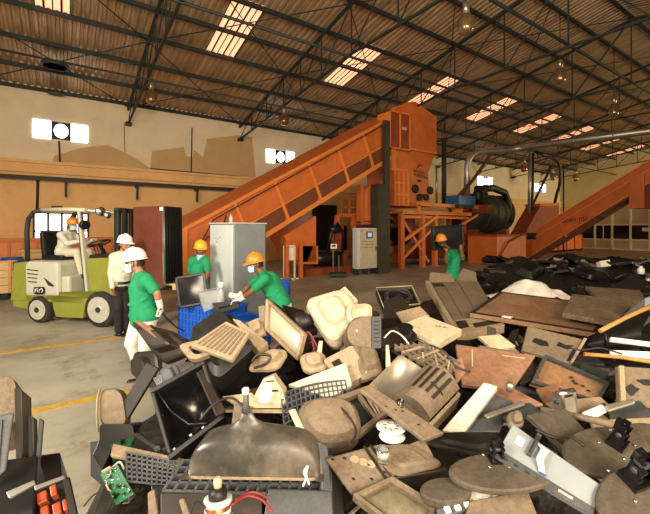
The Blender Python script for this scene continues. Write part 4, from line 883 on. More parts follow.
    if legs:
        def fp(c):
            c.caps(V('hpl'), V('hpr'), .118*s, .118*s, 14); c.caps(V('pelvis')+(V('chest')-V('pelvis'))*.1, V('pelvis'), .138*s if tuck else .12*s, .14*s, 14)
            for a in ('l', 'r'):
                chain(c, [V('hp'+a), V('kn'+a), V('an'+a).lerp(V('kn'+a), .08)], [.115*s, .085*s, .062*s], 14)
                for k in range(4): q = V('kn'+a).lerp(V('an'+a), .12+.25*k); c.ball(q, (.078*s, .078*s, .02*s), 10, 6, Matrix.Rotation(.3*math.sin(k*2+1), 3, 'Y'))
        cloth('trousers', pants, fp)
        fdir = Vector((face.x, face.y, 0)).normalized()
        for a in ('l', 'r'):
            sh = t.part('shoe', M[shoes if shoes in M else 'black']); an = V('an'+a); g = Vector((an.x, an.y, an.z-.055*s))
            c = MB(); c.caps(g-fdir*.04*s, g+fdir*.14*s, .045*s, .04*s); c.caps(g, an, .05*s, .045*s); c = remesh(c, .012*s, 1); sh.v, sh.f, sh.mi, sh.sm = c.v, c.f, c.mi, c.sm
    if beltm:
        bt = t.part('belt', M['black']); pe = V('pelvis')+(V('chest')-V('pelvis'))*.1; bt.lathe([(.163*s, -.02), (.166*s, 0), (.163*s, .02)], pe, V('chest')-V('pelvis'), 24, sy=1); bk = t.part('belt_buckle', M['chrome'], bt); bk.box(pe+face*.0-FW*.168*s, (.04, .02, .035))
    hair = t.part('hair', M['hair'])
    hair.loft([[hp(.080*math.cos(a)*f, -.012+.099*math.sin(a)*f, z) for a in [2*PI*k/18 for k in range(18)]] for f, z in ((1.0, .0), (1.03, .03), (.98, .07), (.7, .112), (.2, .131))], smooth=True) if not helmet else hair.loft([[hp(.081*math.cos(a), -.02+.094*math.sin(a)*.98, z) for a in [PI+PI*k/12 for k in range(13)]] for z in (-.045, .0, .05)], close=False, cap0=False, cap1=False, smooth=True)
    for q in (-1, 1): e = t.part('eye', M['eye']); e.ball(hp(.031*q, .0815, .005), (.013*s, .007*s, .008*s), 8, 6, R3)
    if helmet:
        h = t.part('helmet', M[helmet]); tl = Matrix.Rotation(math.radians(tilt), 3, hr)
        hq = lambda x, y, z: H+tl @ (R3 @ Vector((x, y, z)))*s
        prof = [(1.0, .035), (1.0, .06), (.95, .10), (.8, .14), (.5, .168), (.15, .178), (.01, .179)]
        h.loft([[hq(.108*f*math.cos(a), -.008+.132*f*math.sin(a), z) for a in [2*PI*k/24 for k in range(24)]] for f, z in prof], smooth=True)
        h.loft([[hq(.118*math.cos(a)*f, -.008+(.142+(.055 if math.sin(a) > 0 else 0)*max(0, math.sin(a))**1.5)*math.sin(a)*f, z-.012*(f-.8)) for a in [2*PI*k/24 for k in range(24)]] for f, z in ((.82, .038), (1.0, .030), (1.0, .040), (.85, .052))], smooth=False)
        rg = t.part('helmet_ridge', M[helmet], h); rg.loft([[hq(x, y, z+dz_) for x, dz_ in ((-.016, 0), (-.012, .012), (.012, .012), (.016, 0))] for y, z in ((-.11, .10), (-.07, .15), (0, .178), (.06, .155), (.10, .10))], smooth=True)
        st = t.part('chin_strap', M['steel']); st.tube([hp(.086, 0, .04), hp(.08, .02, -.05), hp(.03, .05, -.112), hp(-.03, .05, -.112), hp(-.08, .02, -.05), hp(-.086, 0, .04)], .005*s, 5)
    if mask:
        k = t.part('face_mask', M[mask]); dz_ = -.075 if maskdown else 0; dy = .01 if maskdown else 0
        def mf(u, v):
            a = (u-.5)*2.3; z = -.10+.095*v; bul = 1+.16*math.sin(PI*v)*math.cos(a)
            return hp(.075*math.sin(a), -.0+(.088*bul+.006)*math.cos(a)+dy+.012*math.cos(a), z+dz_)
        k.sheet(mf, 12, 8); lp = t.part('ear_loop', M[mask], k)
        for q in (-1, 1): lp.tube([hp(.07*q, .035, -.02+dz_), hp(.085*q, -.012, .012+dz_*.3), hp(.07*q, .03, -.085+dz_)], .003*s, 4)
    for i, a in enumerate(('l', 'r')):
        if gloves[i]:
            g = MB(); hd = (handdir or {}).get(a) or (V('wr'+a)-V('el'+a)); pn = (palm or {}).get(a) or face; e = V('wr'+a); dd = (V('wr'+a)-V('el'+a)).normalized()
            g.caps(e-dd*.055*s, e+dd*.02*s, .042*s, .034*s); hand(g, e-Vector(hd).normalized()*.004*s, hd, pn, 1.12*s, 1 if a == 'l' else -1, curl[i]); 
            # thicken the glove
            for c_ in range(3): pass
            g = remesh(g, .0075*s, 1); q = t.part('glove', M['glove']); q.v = [v+0*v for v in g.v]; q.f, q.mi, q.sm = g.f, g.mi, g.sm
    return t.done()
def mirrorfill(J): return J
# 1 --- forklift driver, seated
fp_ = lambda x, y, z: fk((x, y, z))
J = dict(pelvis=fp_(0.01, .5, 1.32), chest=fp_(0.07, .5, 1.56), neck=fp_(0.14, .5, 1.73), head=fp_(0.23, .49, 1.855),
 shl=fp_(0.11, .34, 1.66), ell=fp_(0.33, .28, 1.50), wrl=fp_(0.60, .38, 1.56), shr=fp_(0.11, .66, 1.66), elr=fp_(0.33, .74, 1.48), wrr=fp_(0.60, .62, 1.56),
 hpl=fp_(0.05, .4, 1.31), knl=fp_(0.47, .36, 1.32), anl=fp_(0.59, .36, .90), hpr=fp_(0.05, .6, 1.31), knr=fp_(0.47, .64, 1.32), anr=fp_(0.59, .64, .90))
person('driver in pale grey shirt and orange helmet, seated in the forklift', J, fx*.95-fy*.25-UP*.05, 'skinl', 'shirt', 'khaki', 'horg', 'maskb', long_sleeve=True, s=.93, curl=(.9, .9))
def JP(d, **k): return {n: at(v[0], v[1], v[2] if len(v) > 2 else d) for n, v in k.items()}
J = JP(6.35, pelvis=(122,284), chest=(122,264), neck=(123,252.5), head=(125,244.5), shl=(114,257,6.3), ell=(111,273,6.25), wrl=(112.5,288,6.15), shr=(130,257,6.45), elr=(134,272,6.5), wrr=(134,287,6.4),
 hpl=(118,286), knl=(118,309,6.3), anl=(119,332.5,6.35), hpr=(126,286,6.4), knr=(126,309,6.4), anr=(127.5,331,6.45))
person('standing man in pale shirt, black trousers and white helmet beside the forklift', J, RT*.75-FW*.3-UP*.1, 'skinl', 'shirt', 'trousers', 'hwhite', None, long_sleeve=True, tuck=True, beltm=True, s=1.0, curl=(.5, .5))
J = JP(4.4, pelvis=(144,313), chest=(143,288), neck=(140,273.5), head=(134.5,262.5), shl=(139,279,4.58), ell=(138,295,4.62), wrl=(150,304,4.58), shr=(147,280,4.24), elr=(157,293,4.2), wrr=(160,305,4.25),
 hpl=(140,317,4.48), knl=(132,343,4.42), anl=(143,376,4.5), hpr=(148,318,4.32), knr=(146,347,4.25), anr=(157,376,4.3))
person('man in green T-shirt, white helmet and white face mask pulling the crate rope', J, RT*-.9-FW*.45-UP*.12, 'skinl', 'green', 'pants', 'hwhite', 'maskw', gloves=(True, True), s=.98, curl=(.9, .9), palm={'l': -UP, 'r': -RT})
J = JP(6.7, pelvis=(199,288), chest=(199,269), neck=(200,257.5), head=(200.5,249.5), shl=(192,261,6.75), ell=(190,274,6.8), wrl=(192,286,6.6), shr=(206,261,6.6), elr=(208,273,6.5), wrr=(204,283,6.4),
 hpl=(195,290), knl=(195,310), anl=(195,329), hpr=(202,290), knr=(203,310), anr=(203,329))
person('man in green T-shirt and yellow helmet standing left of the grey cabinet', J, RT*.45-FW*.85-UP*.15, 'skin', 'green', 'pants', 'hyel', 'maskb', maskdown=True, gloves=(True, False), s=.97)
J = JP(5.4, pelvis=(281,303), chest=(269.5,282), neck=(262.5,273), head=(255.5,264.5), shl=(263,275,5.58), ell=(249,286,5.75), wrl=(238,296,5.72), shr=(265,279,5.22), elr=(252,291,5.2), wrr=(241,299,5.3),
 hpl=(281,305,5.5), knl=(279,330,5.45), anl=(290,350,5.55), hpr=(284,306,5.3), knr=(287,330,5.25), anr=(300,350,5.3))
person('man in green T-shirt and orange helmet leaning forward to push the cabinet', J, RT*-.95-FW*.4-UP*.1, 'skin', 'green', 'pants', 'horg', 'maskb', gloves=(True, True), s=.98, tilt=-6, handdir={'l': -RT+UP*.1, 'r': -RT-UP*.2}, palm={'l': FW, 'r': -UP})
J = JP(9, pelvis=(453,274), chest=(454,259), neck=(449,249,8.8), head=(441.5,241.5,8.45), shl=(448,253,8.9), ell=(446.5,262,8.75), wrl=(446.5,251,8.6), shr=(460,252,9.1), elr=(463,259,8.9), wrr=(461,250,8.8),
 hpl=(450,276), knl=(450,288), anl=(450,300.5), hpr=(456,276), knr=(457,288), anr=(457,300.5))
person('far worker in green T-shirt seen from behind carrying a black television', J, RT*-.3+FW*.9, 'skin', 'green', 'khaki', 'horg', None, s=.98, handdir={'l': UP, 'r': UP}, palm={'l': FW, 'r': FW})
tv('black_television', 'large black television carried on the shoulder of the far worker', pose(at(449, 249.5, 8.75), 14, 0, -3), .80, .3, .56, M['black'], M['black'])
solo('pull_rope', MB().tube([at(160, 309, 4.22), at(165, 317, 4.6), at(176, 327, 5.3), at(184, 331, 5.85)], .012, 6), M['wire'], 'dark rope running from the gloved hand to the blue crate', 'rope')
# ================================================================ THE SCRAP PILE
def sst(a, b, x): t = max(0, min(1, (x-a)/(b-a))); return t*t*(3-2*t)
def hmap(L, d):
    """height of the dark underlying scrap, camera frame"""
    left = -1.42-.10*math.sin(d*2.1)+.12*max(0, d-2.6)
    if d < 2.3: left = -1.12-.25*(d-1.0)
    e = sst(left-.12, left+.42, L)
    # plateau height by distance
    h = .50 if d < 1.2 else .50+.22*sst(1.2, 2.3, d)-.22*sst(3.0, 3.9, d)
    h *= 1
    far = 4.0+2.2*sst(.2, 1.0, L)+3.0*sst(1.2, 2.6, L)+6.0*sst(3.2, 6.5, L)
    h *= 1-sst(far*.8, far*1.05, d)*.999
    low = sst(4.0, 8, d); h = h*(1-low)+min(h, .36)*low
    h *= e*sst(.35, .9, d)
    if d > 6: h = max(h, .82*sst(7.0, 9.6, d)*(1-sst(11.5, 14, d))*sst(.37, .47, L/d+.02*math.sin(d*3)))
    n = noise.fractal(Vector((L*2.2, d*2.2, 0)), 1.0, 2.0, 4)*.07*min(1, h*4)
    return h+n
mb = MB(); NL, ND = 210, 190
vs = []; fs = []
for j in range(ND+1):
    f = j/ND; d = .35+14.2*f**1.7
    for i in range(NL+1):
        g = i/NL; L = -2.2+g*(2.2+2.2+d*1.0); h = hmap(L, d)
        vs.append(CL(L, d, h-.012))
for j in range(ND):
    for i in range(NL):
        a = j*(NL+1)+i; q = (a, a+1, a+NL+2, a+NL+1)
        if max(vs[k].z for k in q) > .0: fs.append(q)
mb.add(vs, fs, False)
hp_ = solo('scrap_heap', mb, M['scrap'], 'dark heap of crushed plastic and metal scrap under the dumped appliances', 'scrap', None, 'stuff')
def T(name, lbl, cat, q, group=None): return Thing(name, lbl, cat, group, fn=q)
def slab(name, lbl, cat, cs, H, n, m, th=.03, bevel=.006, extra=None, d=None):
    q = Q(cs, H, n, d); t = T(name, lbl, cat, q); p = t.part('panel', m, bevel=bevel); p.b2((0,0,-th),(1,1,0))
    if extra: extra(t, q, p)
    return t.done()
def edge(m, w=.03, h=.015, name='edge_strip'):
    def f(t, q, p):
        e = t.part(name, m); a = w/q.W; b = w/q.Hh
        e.b2((0,0,0),(1,b,h)); e.b2((0,1-b,0),(1,1,h)); e.b2((0,b,0),(a,1-b,h)); e.b2((1-a,b,0),(1,1-b,h))
    return f
def holes(pts, m='ink', r=.012, name='screw_hole'):
    def f(t, q, p):
        e = t.part(name, M[m])
        for u, v in pts: e.add([(u+r/q.W*math.cos(a), v+r/q.Hh*math.sin(a), .003) for a in [2*PI*k/10 for k in range(10)]], [list(range(10))])
    return f
def boxes(name, m, bs):
    def f(t, q, p):
        e = t.part(name, M[m])
        for b in bs: e.b2(b[0], b[1])
    return f
def both(*fs): 
    def f(t, q, p):
        for g in fs: g(t, q, p)
    return f
def shell(name, lbl, cs, H, n, m, hgt=.18, steps=None, vents=0, extra=None, d=None, cr=.12, cat='casing', ventm='ink', rim=None):
    """hollow-looking moulded back of a set: stacked shrinking rounded outlines with shoulders"""
    q = Q(cs, H, n, d); t = T(name, lbl, cat, q); p = t.part('moulded_shell', m)
    st = steps or [(0, .5, .5, -.02), (0, .5, .5, 0), (.25, .49, .49, .3), (.5, .44, .44, .42), (.6, .33, .33, .5), (.92, .27, .27, .95), (1, .22, .22, 1)]
    rings = []
    for s_ in st:
        f, hw, hh, z = s_[:4]; cx = s_[4] if len(s_) > 4 else .5; cy = s_[5] if len(s_) > 5 else .5
        rings.append(rr(cx, cy, hw, hh, min(hw, hh)*min(.9, cr*2+f*.2), z*hgt, 5))
    p.loft(rings, smooth=False, cap0=False)
    if vents:
        v = t.part('vent_slot', M[ventm], kind=None); z = st[-1][3]*hgt; hw, hh = st[-1][1], st[-1][2]; cx = st[-1][4] if len(st[-1]) > 4 else .5; cy = st[-1][5] if len(st[-1]) > 5 else .5
        for k in range(vents): y = cy-hh*.75+1.5*hh*k/max(1, vents-1); v.b2((cx-hw*.8, y-.008, z-.002), (cx+hw*.8, y+.008, z+.003))
    if rim: r_ = t.part('rim', rim); r_.loft([rr(.5, .5, .5, .5, .1, 0, 5), rr(.5, .5, .53, .53, .1, 0, 5), rr(.5, .5, .53, .53, .1, -.03, 5), rr(.5, .5, .5, .5, .1, -.03, 5)], cap0=False, cap1=False)
    if extra: extra(t, q, p)
    return t.done()
def bezel(name, lbl, cs, H, n, m, scr, fw=.12, dep=.12, d=None, bulge=.02, extra=None, cat='monitor', back=True):
    q = Q(cs, H, n, d); t = T(name, lbl, cat, q); p = t.part('bezel', m, bevel=.006)
    a = fw*min(q.W, q.Hh)/q.W; b = fw*min(q.W, q.Hh)/q.Hh
    p.loft([rr(.5,.5,.5,.5,.04,-.04,3), rr(.5,.5,.5,.5,.04,0,3), rr(.5,.5,.5-a*.35,.5-b*.35,.04,.012,3), rr(.5,.5,.5-a,.5-b,.03,-.005,3), rr(.5,.5,.5-a,.5-b,.03,-.03,3)], cap0=False, cap1=False)
    s = t.part('screen', scr); s.sheet(lambda u, v: (a+(1-2*a)*u, b+(1-2*b)*v, -.028+bulge*math.sin(PI*u)**.7*math.sin(PI*v)**.7), 14, 12)
    if back: k = t.part('back_shell', m if back is True else back); k.loft([rr(.5,.5,.5,.5,.04,-.035,3), rr(.5,.5,.48,.48,.06,-dep*.5,3), rr(.5,.5,.3,.3,.06,-dep,3)], cap0=False)
    if extra: extra(t, q, p)
    return t.done()
def grille(name, lbl, cs, H, n, m, nx, ny, th=.03, bar=.01, d=None, cat='grille', backm=None, arc=0):
    q = Q(cs, H, n, d); t = T(name, lbl, cat, q); p = t.part('grid', m)
    A = lambda u: arc*math.sin(PI*u)
    w = bar/q.W/2; h = bar/q.Hh/2
    for i in range(nx+1):
        u = i/nx; p.add([(u-w, A(u), 0), (u+w, A(u), 0), (u+w, 1+A(u), 0), (u-w, 1+A(u), 0), (u-w, A(u), -th), (u+w, A(u), -th), (u+w, 1+A(u), -th), (u-w, 1+A(u), -th)], [(0,1,2,3),(7,6,5,4),(0,4,5,1),(1,5,6,2),(2,6,7,3),(3,7,4,0)])
    for j in range(ny+1):
        for i in range(nx):
            u0, u1 = i/nx, (i+1)/nx; v = j/ny; p.add([(u0, v-h+A(u0), 0), (u1, v-h+A(u1), 0), (u1, v+h+A(u1), 0), (u0, v+h+A(u0), 0), (u0, v-h+A(u0), -th), (u1, v-h+A(u1), -th), (u1, v+h+A(u1), -th), (u0, v+h+A(u0), -th)], [(0,1,2,3),(7,6,5,4),(0,4,5,1),(1,5,6,2),(2,6,7,3),(3,7,4,0)])
    if backm: t.part('backing', backm).b2((0, 0, -th-.01), (1, 1, -th))
    return t.done()
def disc(lbl, c, a, b, H, n, m=None, hinge=None, th=.025, d=None, name='swivel_base', hm='blackg', hs=1.0, hyaw=0):
    """round dusty stand foot with the black hinge block of a monitor standing on it"""
    q = Q([(c[0]-a, c[1]-b), (c[0]+a, c[1]-b), (c[0]+a, c[1]+b), (c[0]-a, c[1]+b)], H, n, d); t = T(name, lbl, 'monitor base', q)
    t.part('foot_disc', m or M['disc']).loft([ell(.5,.5,.47,.47,-th,40), ell(.5,.5,.5,.5,-th*.7,40), ell(.5,.5,.5,.5,-th*.2,40), ell(.5,.5,.47,.47,0,40), ell(.5,.5,.2,.2,.004,40)], smooth=False)
    if hinge:
        u, v = hinge; o = q((u, v, 0)); z = q.n; x = (q((1,.5,0))-q((0,.5,0))).normalized(); x = Matrix.Rotation(hyaw, 3, z) @ x; y = z.cross(x); f = lambda X, Y, Z: o+x*X*hs+y*Y*hs+z*Z*hs
        hp = t.part('hinge_post', M[hm]); hp.fn = None; R3 = Matrix((x, y, z)).transposed()
        for X in (-.028, .028): hp.box(f(X, 0, .05), (.012*hs, .045*hs, .10*hs), R3)
        for k in range(4):
          for X in (-.028, .028): hp.box(f(X, -.012+.012*(k%2), .05+.024*k), (.018*hs, .03*hs, .014*hs), R3)
        hp.box(f(0, 0, .012), (.085*hs, .07*hs, .024*hs), R3); hp.box(f(0, .012, .07), (.05*hs, .012*hs, .11*hs), R3); hp.box(f(-.01, .02, .12), (.03*hs, .02*hs, .05*hs), R3)
        kn = t.part('hinge_barrel', M['greyd'], hp); kn.fn = None; kn.lathe([(.007*hs, -.045*hs), (.012*hs, -.04*hs), (.012*hs, .04*hs), (.007*hs, .045*hs)], f(0, 0, .085), x, 12)
        for X, Y in ((-.06, .05), (.06, -.05), (-.06, -.05), (.06, .05)): sc = t.part('foot_screw', M['chrome']); sc.fn = None; sc.lathe([(.006, 0), (.006, .003), (.003, .005)], f(X, Y, .004), z, 8)
    return t.done()
def crt(name, lbl, cs, H, n, hgt, off=(.5, .6), d=None, m=None, neck=True, rim=True, spread=1):
    q = Q(cs, H, n, d); t = T(name, lbl, 'picture tube', q); g = t.part('glass_cone', m or M['crt'])
    R = []
    for f, z in ((.5, -.03), (.5, .0), (.492, .12), (.475, .26), (.445, .38), (.395, .47), (.32, .535), (.23, .585), (.14, .64), (.07, .73), (.03, .9)):
        k = (.5-f)/.5; cx = .5+(off[0]-.5)*k; cy = .5+(off[1]-.5)*k
        rd = min(f, max(.03, f*(.18+1.1*k)))
        R.append(rr(cx, cy, f, f, rd, z*hgt, 6))
    g.loft(R, smooth=True, cap0=True)
    if rim: b = t.part('metal_band', M['tanl']); b.loft([rr(.5,.5,.503,.503,.09,-.012,6), rr(.5,.5,.508,.508,.09,-.012,6), rr(.5,.5,.508,.508,.09,.0,6), rr(.5,.5,.503,.503,.09,.0,6)], cap0=False, cap1=False); [t.part('mount_lug', M['chrome']).box((u, v, .0), (.03/q.W, .03/q.Hh, .006)) for u, v in ((0,0),(1,0),(1,1),(0,1))]
    if neck:
        o = q((off[0], off[1], .86*hgt)); k = t.part('neck', M['greyp']); k.fn = None; k.tube([o, o+q.n*hgt*.12, o+q.n*hgt*.36], [.018, .012, .011], 14)
        e = t.part('neck_cap', M['white'], k); e.fn = None; e.tube([o+q.n*hgt*.34, o+q.n*hgt*.42], .014, 14)
    return t.done()
def cable(lbl, pts, m='wire', r=.006, name='cable'):
    P = [at(*p) for p in pts]; s = []
    for i in range(len(P)-1):
        a, b, c, e = P[max(i-1, 0)], P[i], P[i+1], P[min(i+2, len(P)-1)]
        for k in range(6):
            u = k/6; s.append(.5*((2*b)+(c-a)*u+(2*a-5*b+4*c-e)*u*u+(3*b-a-3*c+e)*u**3))
    s.append(P[-1]); solo(name, MB().tube(s, r, 6), M[m], lbl, 'cable')
hd = lambda H, y: (1.8-H)*FPX/(y-228)

# ---- near left stack
shell('television_shell', 'grey brown television back at the top of the near left stack', [(-30,392),(22,383),(27,440),(-30,455)], 1.05, (35, 25), M['tan'], .1, d=1.75, cr=.2, steps=[(0,.5,.5,-.5),(0,.5,.5,0),(.2,.47,.47,.6),(.3,.42,.42,1)])
def uprights(i, cs, H, n, m, th, lbl, d): slab('upright_panel', lbl, 'panel', cs, H, n, M[m], th, d=d)
uprights(0, [(20,388),(32,398),(33,478),(22,470)], 1, (80, 60), 'dark', .06, 'dusty brown upright panel at the right side of the television back', 1.62)
uprights(1, [(32,416),(38,420),(39,485),(33,486)], 1, (80, 60), 'blackd', .04, 'thin black panel upright in the near left stack', 1.58)
uprights(2, [(40,418),(45,421),(40,478),(35,486)], 1, (80, 50), 'greyd', .02, 'narrow grey strip leaning at the right end of the near left stack', 1.56)
slab('grey_panel', 'pale grey curved panel at the left picture border in the near stack', 'panel', [(-12,418),(14,412),(6,470),(-12,485)], 1, (60, 30), M['greyp'], .015, d=1.45, extra=boxes('rib', 'black', [((.1,.1,0),(.2,.9,.02)),((.5,.1,0),(.6,.9,.02))]))
slab('black_box', 'black open box under the grey curved panel, near left', 'box', [(-15,462),(38,455),(34,514),(-15,540)], .9, (30, 20), M['black'], .2, d=1.4)
slab('silver_strip', 'bright silver metal strip lying on the near left stack', 'strip', [(6,492),(34,480),(35,484),(9,498)], .9, (30, 0), M['chrome'], .01, d=1.36, bevel=.001)
slab('silver_strip', 'long silver edge strip above the orange plastic parts, near left', 'strip', [(34,486),(64,475),(65,478),(35,490)], .88, (30, 0), M['chrome'], .01, d=1.38, bevel=.001)
t = Thing('orange_parts', 'bright orange plastic sockets in a black tray, near left corner', 'plastic part', fn=Q([(34,492),(66,478),(72,514),(38,530)], .8, (35, 10), 1.42))
t.part('tray', M['black']).b2((0,0,-.06),(1,1,-.02)); 
for u, v, w_ in ((.1,.55,.3),(.15,.15,.25),(.5,.6,.2),(.5,.1,.25),(.8,.1,.14)): p = t.part('socket', M['bright'], bevel=.004); p.b2((u,v,-.02),(u+w_,v+.3,.02))
t.done()
slab('black_frame', 'black frame side standing right of the orange parts', 'frame', [(62,478),(70,476),(80,520),(70,522)], .8, (50, 40), M['black'], .03, d=1.42)
slab('black_casing', 'low black casing on the floor behind the near left stack', 'casing', [(38,455),(60,452),(62,480),(42,486)], .6, (20, 0), M['black'], .15, d=1.75)
# ---- left edge of the main pile
t = Thing('speaker_casing', 'dusty beige rounded cap on a black casing at the left edge of the pile', 'casing', fn=Q([(97,390),(124,388),(132,432),(98,432)], .9, (65, 10), 2.15))
t.part('rounded_cap', M['tan']).loft([rr(.45,.55,.4,.45,.25,-.12,5), rr(.45,.55,.42,.47,.27,-.02,5), rr(.5,.55,.38,.42,.25,.0,5)]); r_ = t.part('edge_strip', M['cream']); r_.tube([(.0,.0,.0),(.0,.4,.01),(.04,.8,.01),(.12,1.02,.0)], .014, 7); t.part('black_body', M['black']).loft([rr(.6,-.1,.55,.3,.12,-.2,4), rr(.6,-.1,.5,.28,.1,.03,4)]); t.done()
slab('black_bar', 'long dusty black casing side leaning up from the left edge of the pile', 'casing', [(147,362),(159,368),(124,425),(113,418)], .95, (60, 20), M['blackd'], .06, d=2.25)
slab('black_bar', 'black casing side continuing down to the green circuit board', 'casing', [(112,410),(126,420),(102,470),(92,455)], .7, (55, 15), M['black'], .07, d=2.1)
slab('black_casing', 'black broken casing hanging over the floor at the left edge of the pile', 'casing', [(90,442),(104,440),(104,488),(90,476)], .5, (60, -20), M['black'], .12, d=2.15)
def pcbx(t, q, p):
    c = t.part('component', M['blackg']); w = t.part('solder_pad', M['chrome']); ic = t.part('connector', M['cream'])
    for k in range(16): u = .1+.8*random.random(); v = .08+.84*random.random(); c.box((u, v, .008), (.12, .05, .015))
    for k in range(34): u = .05+.9*random.random(); v = .04+.92*random.random(); w.box((u, v, .003), (.035, .02, .005))
    ic.box((.5, .96, .015), (.5, .05, .025)); ic.box((.12, .5, .012), (.08, .2, .02))
slab('circuit_board', 'green printed circuit board at the left foot of the pile', 'circuit board', [(100,474),(117,464),(134,494),(116,505)], .62, (50, -10), M['pcb'], .004, .001, pcbx, d=1.72)
for i in range(3): cable('loose black cable curling on the floor by the circuit board' if i == 0 else ('second loop of black cable beside the circuit board' if i == 1 else 'pale wire dangling from the circuit board'), [[(84,506,2.4),(95,494,2.3),(108,492,2.2),(112,502,2.1),(100,512,2.1)], [(90,512,2.3),(102,500,2.2),(118,506,2.05),(126,512,1.9)], [(112,468,1.9),(120,462,1.88),(126,475,1.86),(130,492,1.84)]][i], 'wire' if i < 2 else 'maskw', .005)
# ---- the black open television cabinet
q = Q([(152,392),(206,362),(226,420),(172,462)], .92, (48, -5), 1.98); t = T('television_cabinet', 'large gloss black television cabinet lying open on the left of the pile', 'television', q)
p = t.part('rim', M['blackd'], bevel=.006)
for a, b in (((0,0,-.05),(1,.07,.04)), ((0,.93,-.05),(1,1,.04)), ((0,.07,-.05),(.07,.93,.04)), ((.93,.07,-.05),(1,.93,.04))): p.b2(a, b)
p2 = t.part('inner_shell', M['blackg']); p2.sheet(lambda u, v: (.07+.86*u, .07+.86*v, -.02-.16*(math.sin(PI*u)*math.sin(PI*v))**.5), 18, 18)
s_ = t.part('clip', M['greyl']); 
for u, v in ((.1,.1),(.5,.04),(.7,.03),(.05,.6),(.4,.12),(.62,.1)): s_.box((u, v, .01), (.04, .02, .02))
t.part('inner_tube', M['black']).tube([(.12,.9,.02),(.2,.6,-.02),(.4,.3,-.03),(.7,.12,.0)], .022, 8); t.done()
slab('black_panel', 'glossy black flap beside the bright tube in the open television', 'panel', [(152,378),(172,366),(186,396),(166,410)], .95, (55, -20), M['blackg'], .02, d=2.2)
shell('bright_tube', 'bluish grey picture tube corner glinting between black casings', [(158,372),(176,362),(186,384),(170,396)], .95, (50, -25), M['greyp'], .05, d=2.25, cr=.3)
slab('frame_bar', 'dusty bar forming the right rim of the open television', 'bar', [(196,372),(203,368),(226,410),(216,416)], 1.0, (30, 10), M['dark'], .02, d=1.98)
slab('beige_strip', 'long beige plastic ledge crossing below the open television', 'ledge', [(113,443),(192,460),(188,470),(110,455)], .78, (25, 0), M['tanl'], .025, d=1.85)
grille('grid_panel', 'dark grey grid panel hanging below the beige ledge', [(126,452),(190,464),(186,487),(127,481)], .72, (50, 5), M['greyp'], 12, 6, .035, .008, d=1.78, backm=M['black'])
slab('brown_post', 'pale brown wooden strip upright below the grid panel', 'strip', [(147,493),(154,489),(158,514),(148,520)], .7, (60, 0), M['tan'], .03, d=1.55)
slab('brown_post', 'short brown strip upright left of the copper coil', 'strip', [(178,500),(184,498),(192,520),(184,520)], .7, (60, 0), M['tan'], .03, d=1.42)
slab('black_casing', 'black casing filling the gap below the grid panel', 'casing', [(150,484),(196,486),(204,520),(156,520)], .66, (35, 0), M['black'], .1, d=1.6)
# ---- brown black television back behind the white trousered man
shell('television_shell', 'curved black and brown television back standing at the left rear of the pile', [(134,322),(176,332),(200,352),(166,366)], .92, (62, -28), M['dark'], .16, d=3.0, cr=.12)
slab('brown_edge', 'brown moulded edge strip on top of the curved television back', 'strip', [(134,320),(144,322),(172,342),(160,341)], 1.0, (30, 0), M['redbr'], .03, d=2.92)
shell('grey_shell', 'dusty grey translucent shell below the curved television back', [(136,352),(160,350),(166,392),(138,380)], .7, (75, -40), M['dark'], .1, d=2.95, cr=.2)
slab('black_casing', 'black sloping casing top between the curved television back and the crate', 'casing', [(150,324),(196,342),(198,350),(150,340)], .9, (40, 10), M['blackd'], .08, d=3.1)
# ---- big tan topped shell
shell('large_shell', 'large black television back with dusty tan vented top, left centre', [(186,352),(232,318),(266,352),(222,392)], 1.0, (38, -8), M['blackd'], .20, d=2.55, cr=.1, steps=[(0,.5,.5,-.5),(0,.5,.5,0),(.3,.46,.46,.5),(.5,.36,.40,.62,.5,.55),(.8,.3,.32,1,.5,.6)])
def ribs(n=7, m='tan', w=.02, h=.02, u0=.1, u1=.9, v0=.12, v1=.88):
    def f(t, q, p):
        for k in range(n): e = t.part('rib', M[m]); v = v0+(v1-v0)*k/(n-1); e.b2((u0, v-w/2/q.Hh, 0), (u1, v+w/2/q.Hh, h))
    return f
slab('vented_panel', 'tan vented top panel above the large black television back', 'panel', [(190,345),(226,321),(250,332),(232,360)], 1.12, (30, -10), M['tanl'], .03, d=2.27, extra=ribs(8, 'tan', .012, .005))
q = Q([(178,346),(212,338),(226,350),(192,362)], 1.05, (35, -5), 2.4); t = T('moulded_frame', 'tan moulded frame with slanting openings at the left of the vented panel', 'frame', q); p = t.part('frame', M['tanl'])
p.loft([rr(.5,.5,.5,.5,.2,-.02,4), rr(.5,.5,.5,.5,.2,.012,4), rr(.55,.5,.36,.3,.15,.012,4), rr(.55,.5,.36,.3,.15,-.02,4)], cap0=False, cap1=False); p.b2((.45,.2,-.02),(.53,.8,.01)); t.done()
slab('cream_box', 'cream box corner pointing up behind the vented panel', 'box', [(232,318),(240,320),(268,342),(258,350)], 1.1, (35, 0), M['tanl'], .1, d=2.45)
bezel('crt_monitor', 'old cream framed monitor with pale blank screen tilted on the pile', [(268,300),(304,340),(296,363),(264,328)], 1.1, (72, -42), M['tanl'], M['screen'], .12, .2, d=2.7) if False else None
bezel('crt_monitor', 'old cream framed monitor with pale blank screen tilted on the pile', [(266,298),(304,333),(297,361),(265,330)], 1.1, (66, -35), M['tanl'], M['screen'], .13, .24, d=2.62, back=M['blackd'])
slab('tube_ring', 'black curved moulding behind the pale blank screen', 'moulding', [(282,304),(304,310),(318,330),(302,334)], 1.1, (30, 10), M['black'], .05, d=2.8)
t = Thing('deflection_coil', 'grey and black deflection coil sticking out behind the pale screen', 'coil'); c = at(302, 322, 2.75); ax = (RT*.8-FW*.2+UP*.3)
